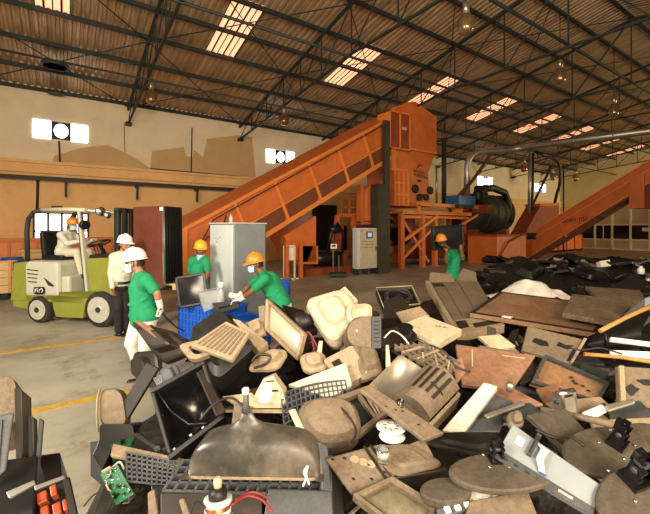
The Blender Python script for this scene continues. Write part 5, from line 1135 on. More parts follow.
t.part('coil_body', M['blackd']).lathe([(.07, -.04), (.075, 0), (.05, .05), (.035, .08)], c, ax, 18); t.part('neck', M['chrome']).lathe([(.02, .07), (.02, .12), (.03, .12), (.03, .15), (.012, .16)], c, ax, 14); t.done()
# ---- cream speaker shaped shells in the middle
shell('cream_shell', 'big cream moulded monitor back, highest point in the middle of the pile', [(302,303),(348,290),(366,322),(332,352)], 1.22, (52, -18), M['cream'], .12, d=2.7, cr=.22, vents=0, steps=[(0,.5,.5,-.4),(0,.5,.5,0),(.3,.45,.46,.5),(.4,.4,.42,.62),(.5,.28,.3,.75),(.9,.2,.24,1)], extra=holes([(.3,.75),(.62,.8),(.5,.3),(.75,.45),(.35,.3)], r=.012))
slab('cream_block', 'cream ribbed block on top of the big cream monitor back', 'casing', [(325,300),(345,286),(358,300),(340,312)], 1.3, (42, -8), M['cream'], .09, d=2.72, extra=ribs(5, 'tanl', .01, .006))
q = Q([(346,305),(372,303),(372,322),(348,324)], 1.18, (52, 8), 2.55); t = T('round_lobe', 'cream lobe with a shallow dish right of the big cream monitor back', 'casing', q); t.part('lobe', M['cream']).loft([rr(.5,.5,.5,.5,.3,-.08,5), rr(.5,.5,.5,.5,.3,0,5), rr(.5,.5,.38,.36,.25,.015,5), rr(.5,.5,.3,.28,.2,-.02,5)]); t.done()
q = Q([(346,317),(381,316),(381,349),(346,350)], 1.12, (60, 5), 2.42); t = T('rounded_monitor_back', 'round sided tan monitor back with a dark grey strip on its right', 'casing', q)
pts = [(.75+.0*a, 0, 0) for a in ()]; A_ = [(.5+.5*math.cos(a), .5+.5*math.sin(a), 0) for a in [PI/2+PI*k/14 for k in range(15)]]
P1 = A_+[(.72,0,0),(.72,1,0)]
t.part('round_face', M['tan']).loft([[(x, y, -.16) for x, y, z in P1], [(x, y, .0) for x, y, z in P1], [(.45+(x-.45)*.93, .5+(y-.5)*.93, .012) for x, y, z in P1]]); t.part('dark_strip', M['greyd']).b2((.72, .02, -.16), (1, .98, .006)); t.part('badge', M['white']).add([(.3+.03*math.cos(a), .55+.03*math.sin(a), .015) for a in [2*PI*k/12 for k in range(12)]], [list(range(12))])
t.part('rim', M['black']).tube([(x, y, .0) for x, y, z in A_], .006, 6); h_ = t.part('vent_slot', M['ink']); [h_.b2((.78, .2+.12*k, .006), (.94, .23+.12*k, .009)) for k in range(6)]; t.done()
shell('tan_monitor', 'tan monitor shell with a square recess, below the round sided back', [(323,360),(352,345),(368,372),(344,388)], 1.05, (40, -12), M['tanl'], .12, d=2.25, cr=.08, extra=boxes('recess', 'dark', [((.16,.5,.0),(.42,.8,.006))]), steps=[(0,.5,.5,-.6),(0,.5,.5,0)])
shell('ribbed_monitor', 'brown shaded monitor shell right of the square recess', [(350,346),(375,350),(383,376),(360,384)], 1.05, (35, 15), M['tan'], .08, d=2.3, cr=.15)
shell('oval_shell', 'flattened tan oval casing with pale ribs, left of the middle', [(244,372),(268,350),(290,352),(278,372)], 1.0, (30, 0), M['tanl'], .06, d=2.35, cr=.3)
cable('black cable coiled over the flattened oval casing', [(252,362,2.2),(258,355,2.2),(270,356,2.18),(266,364,2.15),(254,368,2.1)], 'wire', .008)
shell('dusty_shell', 'small dusty cream casing between the crate and the tilted monitor', [(242,326),(262,318),(268,334),(250,344)], 1.0, (45, 0), M['tanl'], .08, d=2.75, cr=.2)
slab('tan_panel', 'upright tan strip left of the tilted pale screen', 'panel', [(258,306),(265,305),(266,336),(260,337)], 1.0, (70, -20), M['tan'], .05, d=2.75)
slab('grey_box', 'grey dusty box corner left of the tilted pale screen', 'box', [(232,338),(252,330),(262,352),(244,362)], .95, (40, 0), M['tan'], .12, d=2.55)
q = Q([(252,376),(282,372),(290,408),(252,408)], 1.08, (70, 0), 2.05); t = T('monitor_neck', 'pale translucent fin shaped monitor neck standing on a small plate', 'monitor stand', q)
t.part('fin', M['cream']).loft([[(.0,.0,-.05),(.05,.4,-.05),(.35,.9,-.05),(.75,1,-.05),(1,.55,-.05),(.95,0,-.05)], [(.02,.0,.0),(.1,.4,.03),(.38,.85,.03),(.72,.92,.03),(.92,.5,.03),(.92,0,.0)]]); t.part('inner_face', M['greyl']).prism([(.2,.2,.031),(.3,.6,.035),(.55,.8,.035),(.65,.45,.035),(.45,.15,.035)], (0,0,.002)); sl = t.part('slot', M['ink']); sl.box((.6,.78,.036), (.25,.04,.004)); sl.box((.7,.5,.036), (.2,.06,.004)); t.part('plate', M['tanl']).b2((-.75,-.12,-.12),(1,-.03,.04)); t.done()
slab('beige_plate', 'flat cream plate pointing left from the fin shaped neck', 'plate', [(222,396),(252,392),(262,404),(240,408)], 1.02, (20, 0), M['cream'], .015, d=2.05)
for i, (cs, l) in enumerate((([(234,404),(243,402),(240,432),(230,432)], 'left of the two upright tan strips behind the picture tube'), ([(246,406),(252,406),(248,432),(242,432)], 'right of the two upright tan strips behind the picture tube'))): slab('tan_strip', l, 'strip', cs, .95, (70, 0), M['tan'], .02, d=1.9)
slab('cream_board', 'long cream keyboard casing right of the fin shaped neck', 'keyboard', [(288,384),(346,362),(352,384),(330,398)], 1.0, (30, -5), M['beigew'], .03, d=2.12)
grille('curved_grille', 'curved dark grey loudspeaker grille below the cream keyboard casing', [(281,394),(345,380),(350,404),(284,424)], .98, (35, 0), M['greyp'], 14, 5, .03, .007, d=2.02, backm=M['greyd'], arc=.12)
shell('tan_dome', 'broad rounded tan television back right of the large picture tube', [(292,404),(352,398),(366,442),(312,452)], .92, (40, 5), M['tan'], .09, d=1.85, cr=.36, steps=[(0,.5,.5,-.8),(0,.5,.5,0),(.3,.48,.47,.5),(.6,.4,.38,.9),(.6,.2,.2,1.0)])
slab('cream_edge', 'cream curved rim at the left of the broad rounded television back', 'rim', [(288,410),(295,408),(306,432),(300,436)], .95, (40, -20), M['cream'], .03, d=1.83)
q = Q([(334,398),(374,384),(392,410),(360,436)], .98, (32, 0), 1.95); t = T('vented_frame', 'tan frame with square openings and slanting blades in the middle of the pile', 'frame', q); p = t.part('frame', M['tan'], bevel=.004)
for a, b in (((0,0,-.03),(1,.12,.01)), ((0,.86,-.03),(1,1,.01)), ((0,.12,-.03),(.12,.86,.01)), ((.88,.12,-.03),(1,.86,.01)), ((.5,.12,-.03),(.58,.86,.01))): p.b2(a, b)
for k in range(3): b_ = t.part('blade', M['tanl']); b_.prism([(.6+.08*k,.12,-.02),(.64+.08*k,.12,-.02),(.7+.07*k,.86,-.01),(.66+.07*k,.86,-.01)], (0,0,.02))
t.part('inner_dark', M['ink']).b2((.1,.1,-.05),(.9,.9,-.035)); t.done()
# ---- silver dish shell with ribs
q = Q([(366,388),(400,354),(462,394),(430,428)], 1.02, (34, 0), 2.1); t = T('monitor_back', 'large monitor back with shiny silver dish end and dark ribbed louvres', 'monitor casing', q)
bz = lambda u, v: .12*math.sin(PI*min(1, max(0, v/.62)))**.7+.01
t.part('casing', M['tanl']).loft([rr(.5,.5,.5,.5,.06,-.12,4), rr(.5,.5,.5,.5,.06,0,4), rr(.5,.5,.47,.46,.06,.012,4), rr(.5,.5,.46,.455,.06,.0,4)], cap0=False, cap1=False)
t.part('silver_dish', M['galv']).sheet(lambda u, v: (.05+.9*u, .56+.40*v, .02-.05*math.sin(PI*v)*math.sin(PI*u)), 16, 12)
t.part('louvre_panel', M['tan']).sheet(lambda u, v: (.05+.9*u, .04+.54*v, bz(u, .04+.54*v)), 6, 18)
for u_ in (.05, .95): t.part('end_wall', M['tan']).add([(u_, .04+.54*k/10, bz(0, .04+.54*k/10)) for k in range(11)]+[(u_, .58, -.05), (u_, .04, -.05)], [list(range(13))])
for k in range(4): l_ = t.part('louvre', M['dark']); v = .14+.10*k; l_.sheet(lambda a, b: (.30+.58*a, v+.04*b, bz(0, v+.04*b)+.006), 8, 2)
t.part('cross_slot', M['ink']).sheet(lambda a, b: (.5+.03*a, .1+.2*b, bz(0, .1+.2*b)+.009), 1, 6)
t.done()
slab('tan_board', 'long flat tan board running diagonally across the centre of the pile', 'board', [(359,389),(371,385),(444,432),(424,440)], 1.0, (25, 0), M['tan'], .025, d=1.72, extra=holes([(.2,.6),(.4,.5),(.62,.45),(.8,.5),(.5,.2)], r=.005))
t = Thing('glass_tumbler', 'small clear glass standing on the long diagonal tan board', 'glass'); c = at(400, 410, 1.76); t.part('cup', M['glass']).lathe([(.014, 0), (.018, .045), (.016, .045), (.012, .004), (.001, .003)], c, n=16); t.done()
t = Thing('white_cup', 'upside down white cups stacked under the diagonal tan board', 'cup'); c = at(392, 440, 1.7)
for k, z in ((0, .0), (1, .045)): t.part('saucer', M['white']).lathe([(.03, z*.7), (.06-.006*(1-k), z*.7+.012), (.068-.01*(1-k), z*.7+.018), (.04, z*.7+.014), (.001, z*.7+.012)], c+FW*.02*k, n=28)
f_ = t.part('painted_mark', M['maroon'])
for k in range(7): a = k*.9; f_.box(c+FW*.02+UP*.052+RT*.03*math.cos(a)+FW*.03*math.sin(a), (.016, .004, .003), Matrix.Rotation(a, 3, 'Z'))
t.done()
# ---- front centre
grille('bezel_grid', 'dark grey ribbed television frame under the large picture tube', [(184,460),(332,456),(330,495),(163,490)], .80, (20, 0), M['greyp'], 16, 4, .05, .010, d=1.62, cat='television frame', backm=M['greyd'])
crt('picture_tube', 'large dusty picture tube lying face down at the front of the pile', [(206,448),(320,448),(320,478),(186,476)], .9, (10, 0), .235, (.40, .7), d=1.52)
cable('knotted white string tied to the corner of the large picture tube', [(303,486,1.38),(306,478,1.36),(304,472,1.36),(308,466,1.38),(306,474,1.35),(309,484,1.35)], 'maskw', .004, 'string')
t = Thing('deflection_yoke', 'copper wound deflection yoke with white clamps at the bottom edge', 'coil'); c = at(218, 513, 1.2); ax = UP*.95-RT*.05+FW*.15
t.part('winding', M['copper']).lathe([(.038, -.06), (.044, -.02), (.038, .02), (.028, .045)], c, ax, 20)
for r, z in ((.049, -.03), (.041, .0), (.044, .03)): t.part('clamp_ring', M['greyl']).lathe([(r-.012, z), (r, z), (r, z+.014), (r-.012, z+.014)], c, ax, 18)
t.part('neck_socket', M['blackd']).lathe([(.028, .04), (.03, .06), (.022, .075)], c, ax, 16); t.part('cap', M['cream']).lathe([(.012, .07), (.014, .095), (.008, .105)], c, ax, 12); t.done()
for i, pts in enumerate(([(232,505,1.2),(246,496,1.25),(262,500,1.25),(272,512,1.2)], [(205,508,1.15),(196,502,1.2),(190,512,1.2)], [(236,500,1.3),(252,492,1.35),(268,498,1.3)])): cable(['red wire trailing right from the copper yoke', 'dark wire trailing left from the copper yoke', 'brown wire arching behind the copper yoke'][i], pts, ['wirer', 'wire', 'rod'][i] if i < 2 else 'wirer', .004)
slab('grey_casing', 'dark grey casing under the front television frame', 'casing', [(268,488),(332,490),(334,530),(262,530)], .75, (50, 0), M['greyd'], .1, d=1.5)
slab('dark_casing', 'black casing with red wiring at the bottom edge', 'casing', [(160,492),(262,492),(262,535),(160,535)], .68, (40, 0), M['dark'], .1, d=1.5)
slab('upright_grid', 'slate panel standing at the right end of the front television frame', 'panel', [(318,440),(328,446),(332,492),(322,490)], .85, (60, 40), M['greyp'], .02, d=1.55)
slab('tan_board', 'dusty tan board with drilled holes and a row of round knock-outs, front centre', 'board', [(325,458),(378,444),(398,476),(352,494)], .92, (28, -6), M['tan'], .02, d=1.52, extra=both(holes([(.1,.9),(.3,.85),(.2,.3),(.5,.15),(.62,.5),(.85,.8),(.8,.2),(.9,.5)], r=.006), boxes('groove', 'dark', [((.72,-.02,0),(.77,1.02,.006)),((.84,-.02,0),(.88,1.02,.006))]), holes([(.45,.75),(.56,.62),(.66,.5)], 'tanl', .018, 'knock_out')))
shell('tan_dish', 'shallow tan dish with drilled holes right of the drilled board', [(362,448),(412,444),(446,466),(396,478)], .92, (18, 0), M['tan'], .02, d=1.55, cr=.2, extra=holes([(.3,.8),(.5,.85),(.7,.75),(.6,.4),(.8,.3),(.35,.4)], r=.006))
slab('round_bar', 'dark brown bar along the lower edge of the shallow tan dish', 'bar', [(392,474),(446,466),(448,470),(394,479)], .93, (25, 0), M['dark'], .03, d=1.5)
t = Thing('glass_tumbler', 'purple tinted small glass standing on the shallow tan dish', 'glass'); c = at(383, 462, 1.5); t.part('cup', M['glass']).lathe([(.02, 0), (.026, .055), (.024, .055), (.018, .005), (.001, .004)], c, n=16); t.part('purple_band', M['clearp']).lathe([(.0235, .02), (.0255, .045)], c, n=16); t.done()
bezel('flat_monitor', 'tan framed monitor with dust covered screen at the bottom centre', [(352,494),(392,476),(438,504),(424,550)], .86, (30, 5), M['tan'], M['screend'], .13, .1, d=1.38)
slab('dark_side', 'dark slanting casing side between the front frame and the drilled board', 'casing', [(330,462),(342,478),(345,520),(332,520)], .75, (60, 40), M['blackd'], .04, d=1.55)
shell('black_oval_shell', 'black oval rimmed television shell behind the round swivel bases', [(412,442),(452,432),(505,436),(500,462)], .85, (15, 0), M['blackd'], .03, d=1.75, cr=.3)
slab('grey_cloth', 'pale grey crumpled flap above the shallow tan dish', 'flap', [(404,446),(424,438),(434,456),(418,456)], .94, (25, 0), M['tan'], .008, d=1.6)
disc('largest round swivel base at the front, with a black hinge post', (505, 471), 56, 19.5, .92, (10, 0), hinge=(.42,.72), d=1.38, hs=.6)
disc('half hidden round swivel base left of the largest one', (446, 489), 26, 12, .88, (12, -4), d=1.36, th=.04)
disc('round swivel base with tall black hinge at the right of the grey metal panel', (606, 451), 44, 25, .95, (22, 0), hinge=(.62,.6), d=1.48, hs=.85, hyaw=.6)
disc('round swivel base cut by the lower right corner with a black bracket', (640, 500), 44, 36, .90, (30, -10), hinge=(.45,.75), d=1.25, hs=1.0, hyaw=.3)
slab('dark_square_base', 'dark square stand plate under the tall hinge swivel base', 'stand plate', [(527,414),(566,408),(604,450),(590,472)], .85, (28, 8), M['disc'], .03, d=1.62)
disc('dusty round base behind the tall black hinge', (640, 440), 30, 18, .95, (20, 0), d=1.62)
q = Q([(512,424),(562,446),(602,496),(493,462)], .96, (40, -14), 1.36)
q = Q([(513,424),(604,487),(592,516),(494,458)], .96, (42, -14), 1.36)
t = T('metal_panel', 'pale grey metal panel with a white ribbon cable and bracket, right front', 'panel', q)
t.part('sheet', M['grey'], bevel=.003).b2((0,0,-.025),(1,1,0)); t.part('lower_edge', M['greyd'], label='darker slotted lower edge').b2((0,.0,.0),(1,.24,.004)); sl = t.part('slot', M['ink']); [sl.b2((.08+.12*k, .08, .004), (.13+.12*k, .13, .006)) for k in range(4)]
t.part('ribbon_cable', M['white']).add([(.36,.95,.004),(.44,.88,.02),(.42,.55,.03),(.50,.32,.006),(.44,.28,.006),(.36,.5,.03),(.36,.8,.02),(.30,.93,.004)], [(0,1,6,7),(1,2,5,6),(2,3,4,5)]); t.part('ribbon_end', M['bluem']).b2((.44,.26,.004),(.51,.31,.009))
t.part('label_plate', M['greyl']).b2((.1,.6,.001),(.19,.82,.003)); bk = t.part('bracket', M['greyd']); bk.b2((.26,.5,0),(.31,1.02,.02)); bk.b2((.26,.95,0),(.31,1.0,.06)); bk.b2((.285,.55,.02),(.29,.95,.03)); t.part('bracket_tab', M['cream']).b2((.66,.1,.004),(.8,.16,.007)); t.done()
slab('white_strip', 'white flat plastic strip below the largest swivel base', 'strip', [(432,494),(494,488),(500,496),(436,506)], .84, (20, 0), M['beigew'], .02, d=1.36, extra=boxes('mark', 'ink', [((.5,.3,0),(.53,.8,.002))]))
slab('tan_board', 'tan board crossing the bottom edge right of the dusty monitor', 'board', [(470,500),(528,490),(540,520),(460,530)], .8, (25, 0), M['tan'], .03, d=1.3)
slab('toothed_strip', 'pale strip with white teeth under the largest swivel base', 'strip', [(436,508),(500,494),(506,500),(440,518)], .8, (20, 0), M['greyp'], .02, d=1.33, extra=boxes('tooth', 'white', [((.1+.15*k,.2,0),(.18+.15*k,.8,.008)) for k in range(6)]))
# ---- white sided dark monitor and brown plates
q = Q([(484,382),(498,386),(462,436),(442,430)], 1.0, (42, -20), 1.9); t = T('slim_monitor', 'white framed side of a dark flat monitor right of the ribbed louvres', 'monitor', q); t.part('white_side', M['beigew'], bevel=.006).b2((0,0,-.05),(1,1,0)); t.done()
slab('dark_screen', 'dark slate screen beside the white framed monitor side', 'screen', [(487,390),(513,402),(500,432),(466,432)], .94, (40, -10), M['greyd'], .03, d=1.9)
slab('brown_plate', 'pinkish brown square plate with a round knob, right of centre', 'plate', [(482,388),(512,387),(544,404),(500,412)], 1.02, (20, 0), M['redbr'], .02, d=2.0, extra=None)
t = Thing('metal_knob', 'small cylindrical metal knob on the pinkish brown plate', 'knob'); c = at(510, 391, 1.97); t.part('knob_body', M['galv']).lathe([(.02, 0), (.02, .035), (.012, .045)], c, n=14); t.done()
slab('clear_bar', 'grey glossy bar lying in front of the brown square plate', 'bar', [(484,414),(522,400),(526,404),(488,418)], 1.0, (25, 0), M['galv'], .015, d=1.85)
slab('dark_tray', 'dark grey flat tray below the grey glossy bar', 'tray', [(498,408),(530,402),(546,414),(510,424)], .96, (20, 0), M['greyd'], .02, d=1.86)
shell('crushed_part', 'crumpled tan plastic part in front of the dark slate screen', [(506,414),(520,410),(524,428),(508,430)], .95, (45, 0), M['tan'], .05, d=1.75, cr=.3)
slab('redbrown_board', 'large scratched red brown board leaning in the middle right', 'board', [(456,344),(536,355),(512,390),(462,384)], 1.0, (26, 6), M['redbr'], .03, d=2.35, extra=both(boxes('scratch', 'cream', [((.2,.45,.0),(.215,.9,.0012))]), boxes('scratch', 'cream', [((.6,.85,0),(.9,.865,.0012))])))
slab('red_flap', 'small pinkish broken flap at the left end of the red brown board', 'flap', [(452,362),(462,356),(466,372),(456,384)], 1.0, (50, -20), M['redbr'], .02, d=2.3)
q = Q([(390,345),(428,342),(462,362),(446,384)], .98, (28, 0), 2.35); t = T('wire_rack', 'tangled tan rack of bars and circuit frames behind the louvred monitor back', 'rack', q); random.seed(3)
t.part('backing', M['dark']).b2((0,0,-.05),(1,1,-.04))
for k in range(9): t.part('rack_bar', M['tanl']).bar((random.random(), random.random()*.9, .0), (random.random(), random.random(), .04*random.random()), .03, .012)
for k in range(7): v = .06+.14*k; t.part('rack_bar', M['tan']).b2((.05, v, -.03), (.95, v+.05, .0))
for k in range(6): u = .08+.16*k; t.part('cross_bar', M['tan']).b2((u, .02, -.01), (u+.03, .98, .012))
t.done()
slab('disc_player', 'thin cream slotted disc player in the middle of the pile', 'disc player', [(401,324),(425,315),(462,329),(438,343)], 1.0, (14, 0), M['cream'], .06, d=2.75, extra=both(boxes('front_seam', 'dark', [((-.002,.06,-.045),(.0,.94,-.04))]), holes([(.7,.4),(.75,.3),(.65,.45)], r=.008)))
slab('black_casing', 'black casing supporting the thin cream disc player', 'casing', [(406,329),(428,322),(458,333),(436,344)], .9, (12, 0), M['black'], .22, d=2.8)
q = Q([(426,282),(478,281),(504,325),(456,334)], .72, (6, 0), 4.75); t = T('flat_casing', 'large flat tan appliance casing lying beyond the disc player', 'casing', q)
t.part('sheet', M['tan'], bevel=.01).b2((0,0,-.07),(1,1,0)); t.part('side_frame', M['tanl']).b2((-.01,0,-.07),(.06,1,.025)); t.part('lower_frame', M['tanl']).b2((0,-.01,-.08),(1,.16,.012)); cr_ = t.part('crease', M['dark']); cr_.b2((.3,.2,0),(.305,.98,.003)); cr_.b2((.6,.2,0),(.605,.98,.003)); cr_.b2((.1,.86,0),(.3,.95,.004)); cr_.b2((.4,.02,.012),(.95,.08,.016)); cr_.b2((.1,.04,.012),(.3,.14,.016)); t.done()
slab('table_top', 'long brown table top with pale edge lying on the right of the pile', 'table top', [(500,292),(622,307),(596,333),(470,313)], .72, (5, 0), M['brown'], .05, d=4.3, extra=both(edge(M['dark'], .04, .008, 'border'), boxes('paper_scrap', 'white', [((.28,.0,.01),(.36,.05,.016))])))
slab('rough_mat', 'rough dark brown mat panel lying on the end of the long table top', 'panel', [(572,294),(640,300),(612,322),(562,313)], .80, (8, 0), M['rug'], .05, d=4.05)
slab('rough_mat', 'worn brown panel behind the long table top at the right', 'panel', [(585,286),(640,290),(648,304),(600,300)], .72, (8, 0), M['rug'], .05, d=5.2)
q = Q([(528,326),(586,340),(572,364),(522,350)], .85, (38, 6), 2.9); t = T('cutout_panel', 'tan equipment panel with two ragged dark cut-outs', 'panel', q)
t.part('sheet', M['tan'], bevel=.004).b2((0,0,-.03),(1,1,0)); c_ = t.part('cut_out', M['ink']); c_.prism([(.14,.42,.002),(.18,.58,.002),(.4,.55,.002),(.46,.4,.002),(.3,.34,.002)], (0,0,.004)); c_.prism([(.58,.5,.002),(.6,.66,.002),(.72,.6,.002),(.86,.66,.002),(.8,.46,.002)], (0,0,.004)); c_.b2((.88,.06,0),(.93,.5,.004)); h_ = t.part('screw', M['chrome']); [h_.lathe([(.006,0),(.006,.004)], (u, v, 0), (0,0,1), 8) for u, v in ()]; t.part('side_lip', M['tanl']).b2((.95,0,-.03),(1,1,.02)); t.done()
q = Q([(544,356),(608,384),(598,404),(530,384)], .9, (38, 6), 2.35); t = T('tray_panel', 'shallow dark rimmed tray panel leaning below the cut-out panel', 'tray', q); t.part('tray_floor', M['brown']).b2((0,0,-.02),(1,1,-.01)); edge(M['greyd'], .02, .02, 'rim')(t, q, None); holes([(.55,.55),(.6,.5),(.7,.5),(.8,.4),(.5,.65)], r=.01)(t, q, None); t.done()
slab('dark_frame', 'dark frame corner right of the shallow tray panel', 'frame', [(582,362),(610,372),(604,380),(578,370)], .92, (30, 0), M['steel'], .02, d=2.5)
q = Q([(618,366),(665,369),(668,410),(620,405)], .98, (55, 4), 2.15); t = T('burnt_panel', 'tan panel with dark scorched patches at the right picture edge', 'panel', q); t.part('sheet', M['tan'], bevel=.004).b2((0,0,-.03),(1,1,0)); t.part('side_lip', M['tanl']).b2((0,0,0),(.1,1,.012)); s_ = t.part('scorch_patch', M['ink']); s_.prism([(.25+.15*math.cos(a)*(1+.3*math.sin(3*a)), .4+.12*math.sin(a)*(1+.3*math.cos(4*a)), .001) for a in [2*PI*k/20 for k in range(20)]], (0,0,.002)); s_.prism([(.6+.2*math.cos(a)*(1+.3*math.sin(3*a)), .62+.08*math.sin(a), .001) for a in [2*PI*k/20 for k in range(20)]], (0,0,.002)); t.done()
for i, (cs, m, l) in enumerate((([(611,337),(660,343),(660,347),(611,341)], 'white', 'upper of the two white metal strips at the right edge'), ([(611,350),(660,352),(660,359),(611,356)], 'white', 'lower of the two white metal strips at the right edge'))): slab('white_strip', l, 'strip', cs, 1.0, (50, 0), M[m], .02, d=2.7, bevel=.002)
solo('rusty_rod', MB().tube([at(584, 354, 2.65), at(620, 357, 2.6), at(665, 364, 2.5)], .014, 8), M['rod'], 'orange rusty rod lying under the white strips at the right', 'rod')
solo('broom_stick', MB().tube([at(600, 331, 3.0), at(625, 318, 3.1), at(660, 302, 3.2)], .017, 8), M['rod'], 'pale wooden stick slanting up to the right edge over the black bin', 'stick')
q = Q([(604,326),(660,305),(664,345),(606,345)], .8, (55, 0), 3.1); t = T('black_bin', 'large black curved plastic bin lying at the right edge', 'bin', q); t.part('bin_shell', M['blackd']).sheet(lambda u, v: (u, v, -.05-.2*math.sin(PI*v)), 10, 10); t.part('rim', M['black']).tube([(0,0,0),(1,0,0),(1,1,0),(0,1,0),(0,0,0)], .016, 8); t.part('bin_back', M['black']).b2((0,0,-.32),(1,1,-.28)); t.done()
slab('blue_grey_box', 'light blue grey box corner at the right picture edge', 'box', [(645,298),(662,292),(665,312),(645,310)], .9, (50, 0), M['grey'], .35, d=3.6)
solo('plastic_pipe', MB().tube([at(541, 409, 1.85), at(580, 417, 1.75), at(627, 428, 1.62)], [.013, .015, .016], 10), M['tan'], 'tan plastic pipe lying behind the tall black hinge', 'pipe')
slab('tan_sheet', 'bright dusty tan panel at the right edge behind the swivel bases', 'panel', [(590,420),(665,416),(668,446),(600,446)], .92, (20, 0), M['tanl'], .02, d=1.85)
t = Thing('metal_bracket', 'pale metal hinge bracket standing right of centre', 'bracket', fn=pose(at(572, 414, 1.95), 20, -10, 0)); b_ = t.part('bracket_plate', M['galv']); b_.b2((-.05,0,0),(.05,.01,.08)); b_.b2((-.05,0,0),(-.035,.06,.1)); b_.b2((.035,0,0),(.05,.06,.1)); t.part('barrel', M['chrome']).lathe([(.016,-.06),(.016,.06)], (0,.02,.1), (1,0,0), 12); t.part('pin', M['steel']).lathe([(.008,-.07),(.008,.07)], (0,.03,.06), (1,0,0), 8); t.done()
slab('white_block', 'white plastic adaptor block with black end, right of the metal bracket', 'adaptor', [(582,412),(603,403),(610,408),(590,419)], 1.02, (25, 0), M['white'], .03, d=1.95, extra=boxes('end_cap', 'greyd', [((.9,0,-.03),(1.02,1,.002))]))
slab('grey_bar', 'grey metal bar pointing up right beside the white block', 'bar', [(606,404),(634,398),(636,403),(610,411)], 1.02, (35, 0), M['galv'], .02, d=1.95)
slab('dark_board', 'dark flat board behind the metal bracket', 'board', [(604,404),(640,400),(656,416),(612,420)], .94, (20, 0), M['greyd'], .02, d=2.0)
slab('tan_flap', 'folded tan board under the metal bracket', 'board', [(545,402),(600,396),(616,410),(560,414)], .96, (22, 0), M['tanl'], .015, d=2.05)
for i, (cs, H, n, m, th, d, nm, l) in enumerate((
 ([(487,326),(496,328),(498,352),(488,348)], .9, (60,-20), 'dark', .03, 3.0, 'dark_post', 'dark upright strip left of the crossed cream strips'),
 ([(496,332),(520,352),(515,356),(493,342)], .9, (30,0), 'tanl', .02, 2.95, 'cream_strip', 'cream strip slanting down beside the dark upright strip'),
 ([(512,330),(520,328),(512,352),(505,350)], .9, (40,0), 'black', .03, 3.0, 'black_strip', 'black strip crossing the cream strips'),
 ([(478,336),(500,334),(516,346),(494,350)], .86, (25,0), 'cream', .03, 2.9, 'cream_block', 'cream block with bright end near the dark upright strip'),
 ([(514,368),(532,360),(540,378),(520,384)], .85, (30,0), 'dark', .03, 2.4, 'dark_plate', 'dark brown plate right of the red brown board'),
 ([(536,388),(556,384),(566,400),(546,404)], .9, (20,0), 'brown', .02, 2.15, 'brown_plate', 'small brown plate above the folded tan board'),
 ([(470,352),(480,345),(520,352),(500,360)], .84, (20,0), 'tan', .02, 2.7, 'tan_plate', 'tan plate tucked behind the red brown board'),
 ([(376,330),(398,326),(404,344),(382,350)], .95, (25,0), 'dark', .2, 2.6, 'dark_box', 'dark box right of the round sided monitor back'),
 ([(384,300),(400,294),(424,322),(408,326)], .8, (20,0), 'dark', .25, 3.3, 'brown_box', 'dark brown box behind the disc player'),
 ([(396,312),(420,306),(430,316),(404,324)], .82, (20,0), 'tanl', .02, 3.1, 'cut_plate', 'pale plate with slots behind the disc player'),
 ([(340,308),(352,304),(380,312),(368,322)], .9, (30,0), 'dark', .3, 3.1, 'shaded_box', 'shaded box behind the cream lobe'),
 ([(545,430),(566,426),(580,452),(556,450)], .8, (25,0), 'dark', .02, 1.75, 'dark_plate', 'dark plate under the tall hinge swivel base'),
 ([(463,268),(476,272),(478,287),(455,283)], .7, (50,0), 'tan', .25, 7.2, 'grey_lump', 'grey brown box standing in front of the far worker'),
 ([(430,272),(452,274),(458,290),(428,288)], .5, (15,0), 'tanl', .1, 6.6, 'pale_box', 'low pale box at the feet of the far worker'))):
    slab(nm, l, nm.split('_')[1], cs, H, n, M[m], th, d=d)
# coil of wires / dark machine chassis right of the middle
q = Q([(376,288),(412,286),(420,304),(384,308)], .75, (25, 0), 4.4); t = T('wire_chassis', 'black metal chassis full of looping wires behind the round sided back', 'chassis', q); t.part('base_plate', M['black']).b2((0,0,-.1),(1,1,-.04)); t.part('rim', M['tanl']).tube([(0,0,0),(1,0,0),(1,1,0),(0,1,0),(0,0,0)], .012, 6); random.seed(5)
for k in range(7): a = random.random()*6; t.part('wire_loop', M['wire' if k % 3 else 'greyd']).tube([(.5+.38*math.cos(a+s)*random.uniform(.7,1.1), .5+.35*math.sin(a+s), -.02+.05*random.random()) for s in (0,.8,1.6,2.4,3.2,4)], .012, 6)
t.done()
shell('dark_chassis', 'dark machine part with silver arcs right of the round sided monitor back', [(384,330),(410,322),(420,342),(392,350)], .92, (28, 0), M['black'], .05, d=2.7, cr=.3)
cable('pale curved tube arching over the dark machine part', [(384,338,2.6),(392,331,2.6),(402,336,2.55),(410,346,2.5)], 'maskw', .006, 'tube')
slab('stand_spike', 'pale upright plastic spike left of the silver dish', 'spike', [(386,345),(389,345),(391,366),(386,368)], 1.05, (80, 0), M['cream'], .02, d=2.15)
slab('stand_spike', 'cream plastic spike rising from the rubble left of the square recess', 'spike', [(319,341),(323,341),(321,360),(315,364)], 1.05, (80, 0), M['cream'], .02, d=2.4)
shell('rubble_cone', 'tan cone shaped plastic part under the cream spike', [(298,356),(324,352),(330,372),(304,376)], 1.0, (35, 0), M['tanl'], .06, d=2.35, cr=.35)
for i in range(5): cable(['red', 'dark', 'second red', 'thin black', 'brown'][i]+' wire tangled right of the tilted pale screen', [(300+3*i, 340+3*i, 2.6), (308+2*i, 332+5*i, 2.55), (316-i, 344+3*i, 2.5), (322-3*i, 354+i, 2.45)], ['wirer', 'wire', 'wirer', 'wire', 'rod'][i], .005)
slab('black_casing', 'black casing deep in the gap right of the tilted pale screen', 'casing', [(298,336),(340,338),(340,362),(300,360)], .9, (15, 0), M['black'], .3, d=2.95)
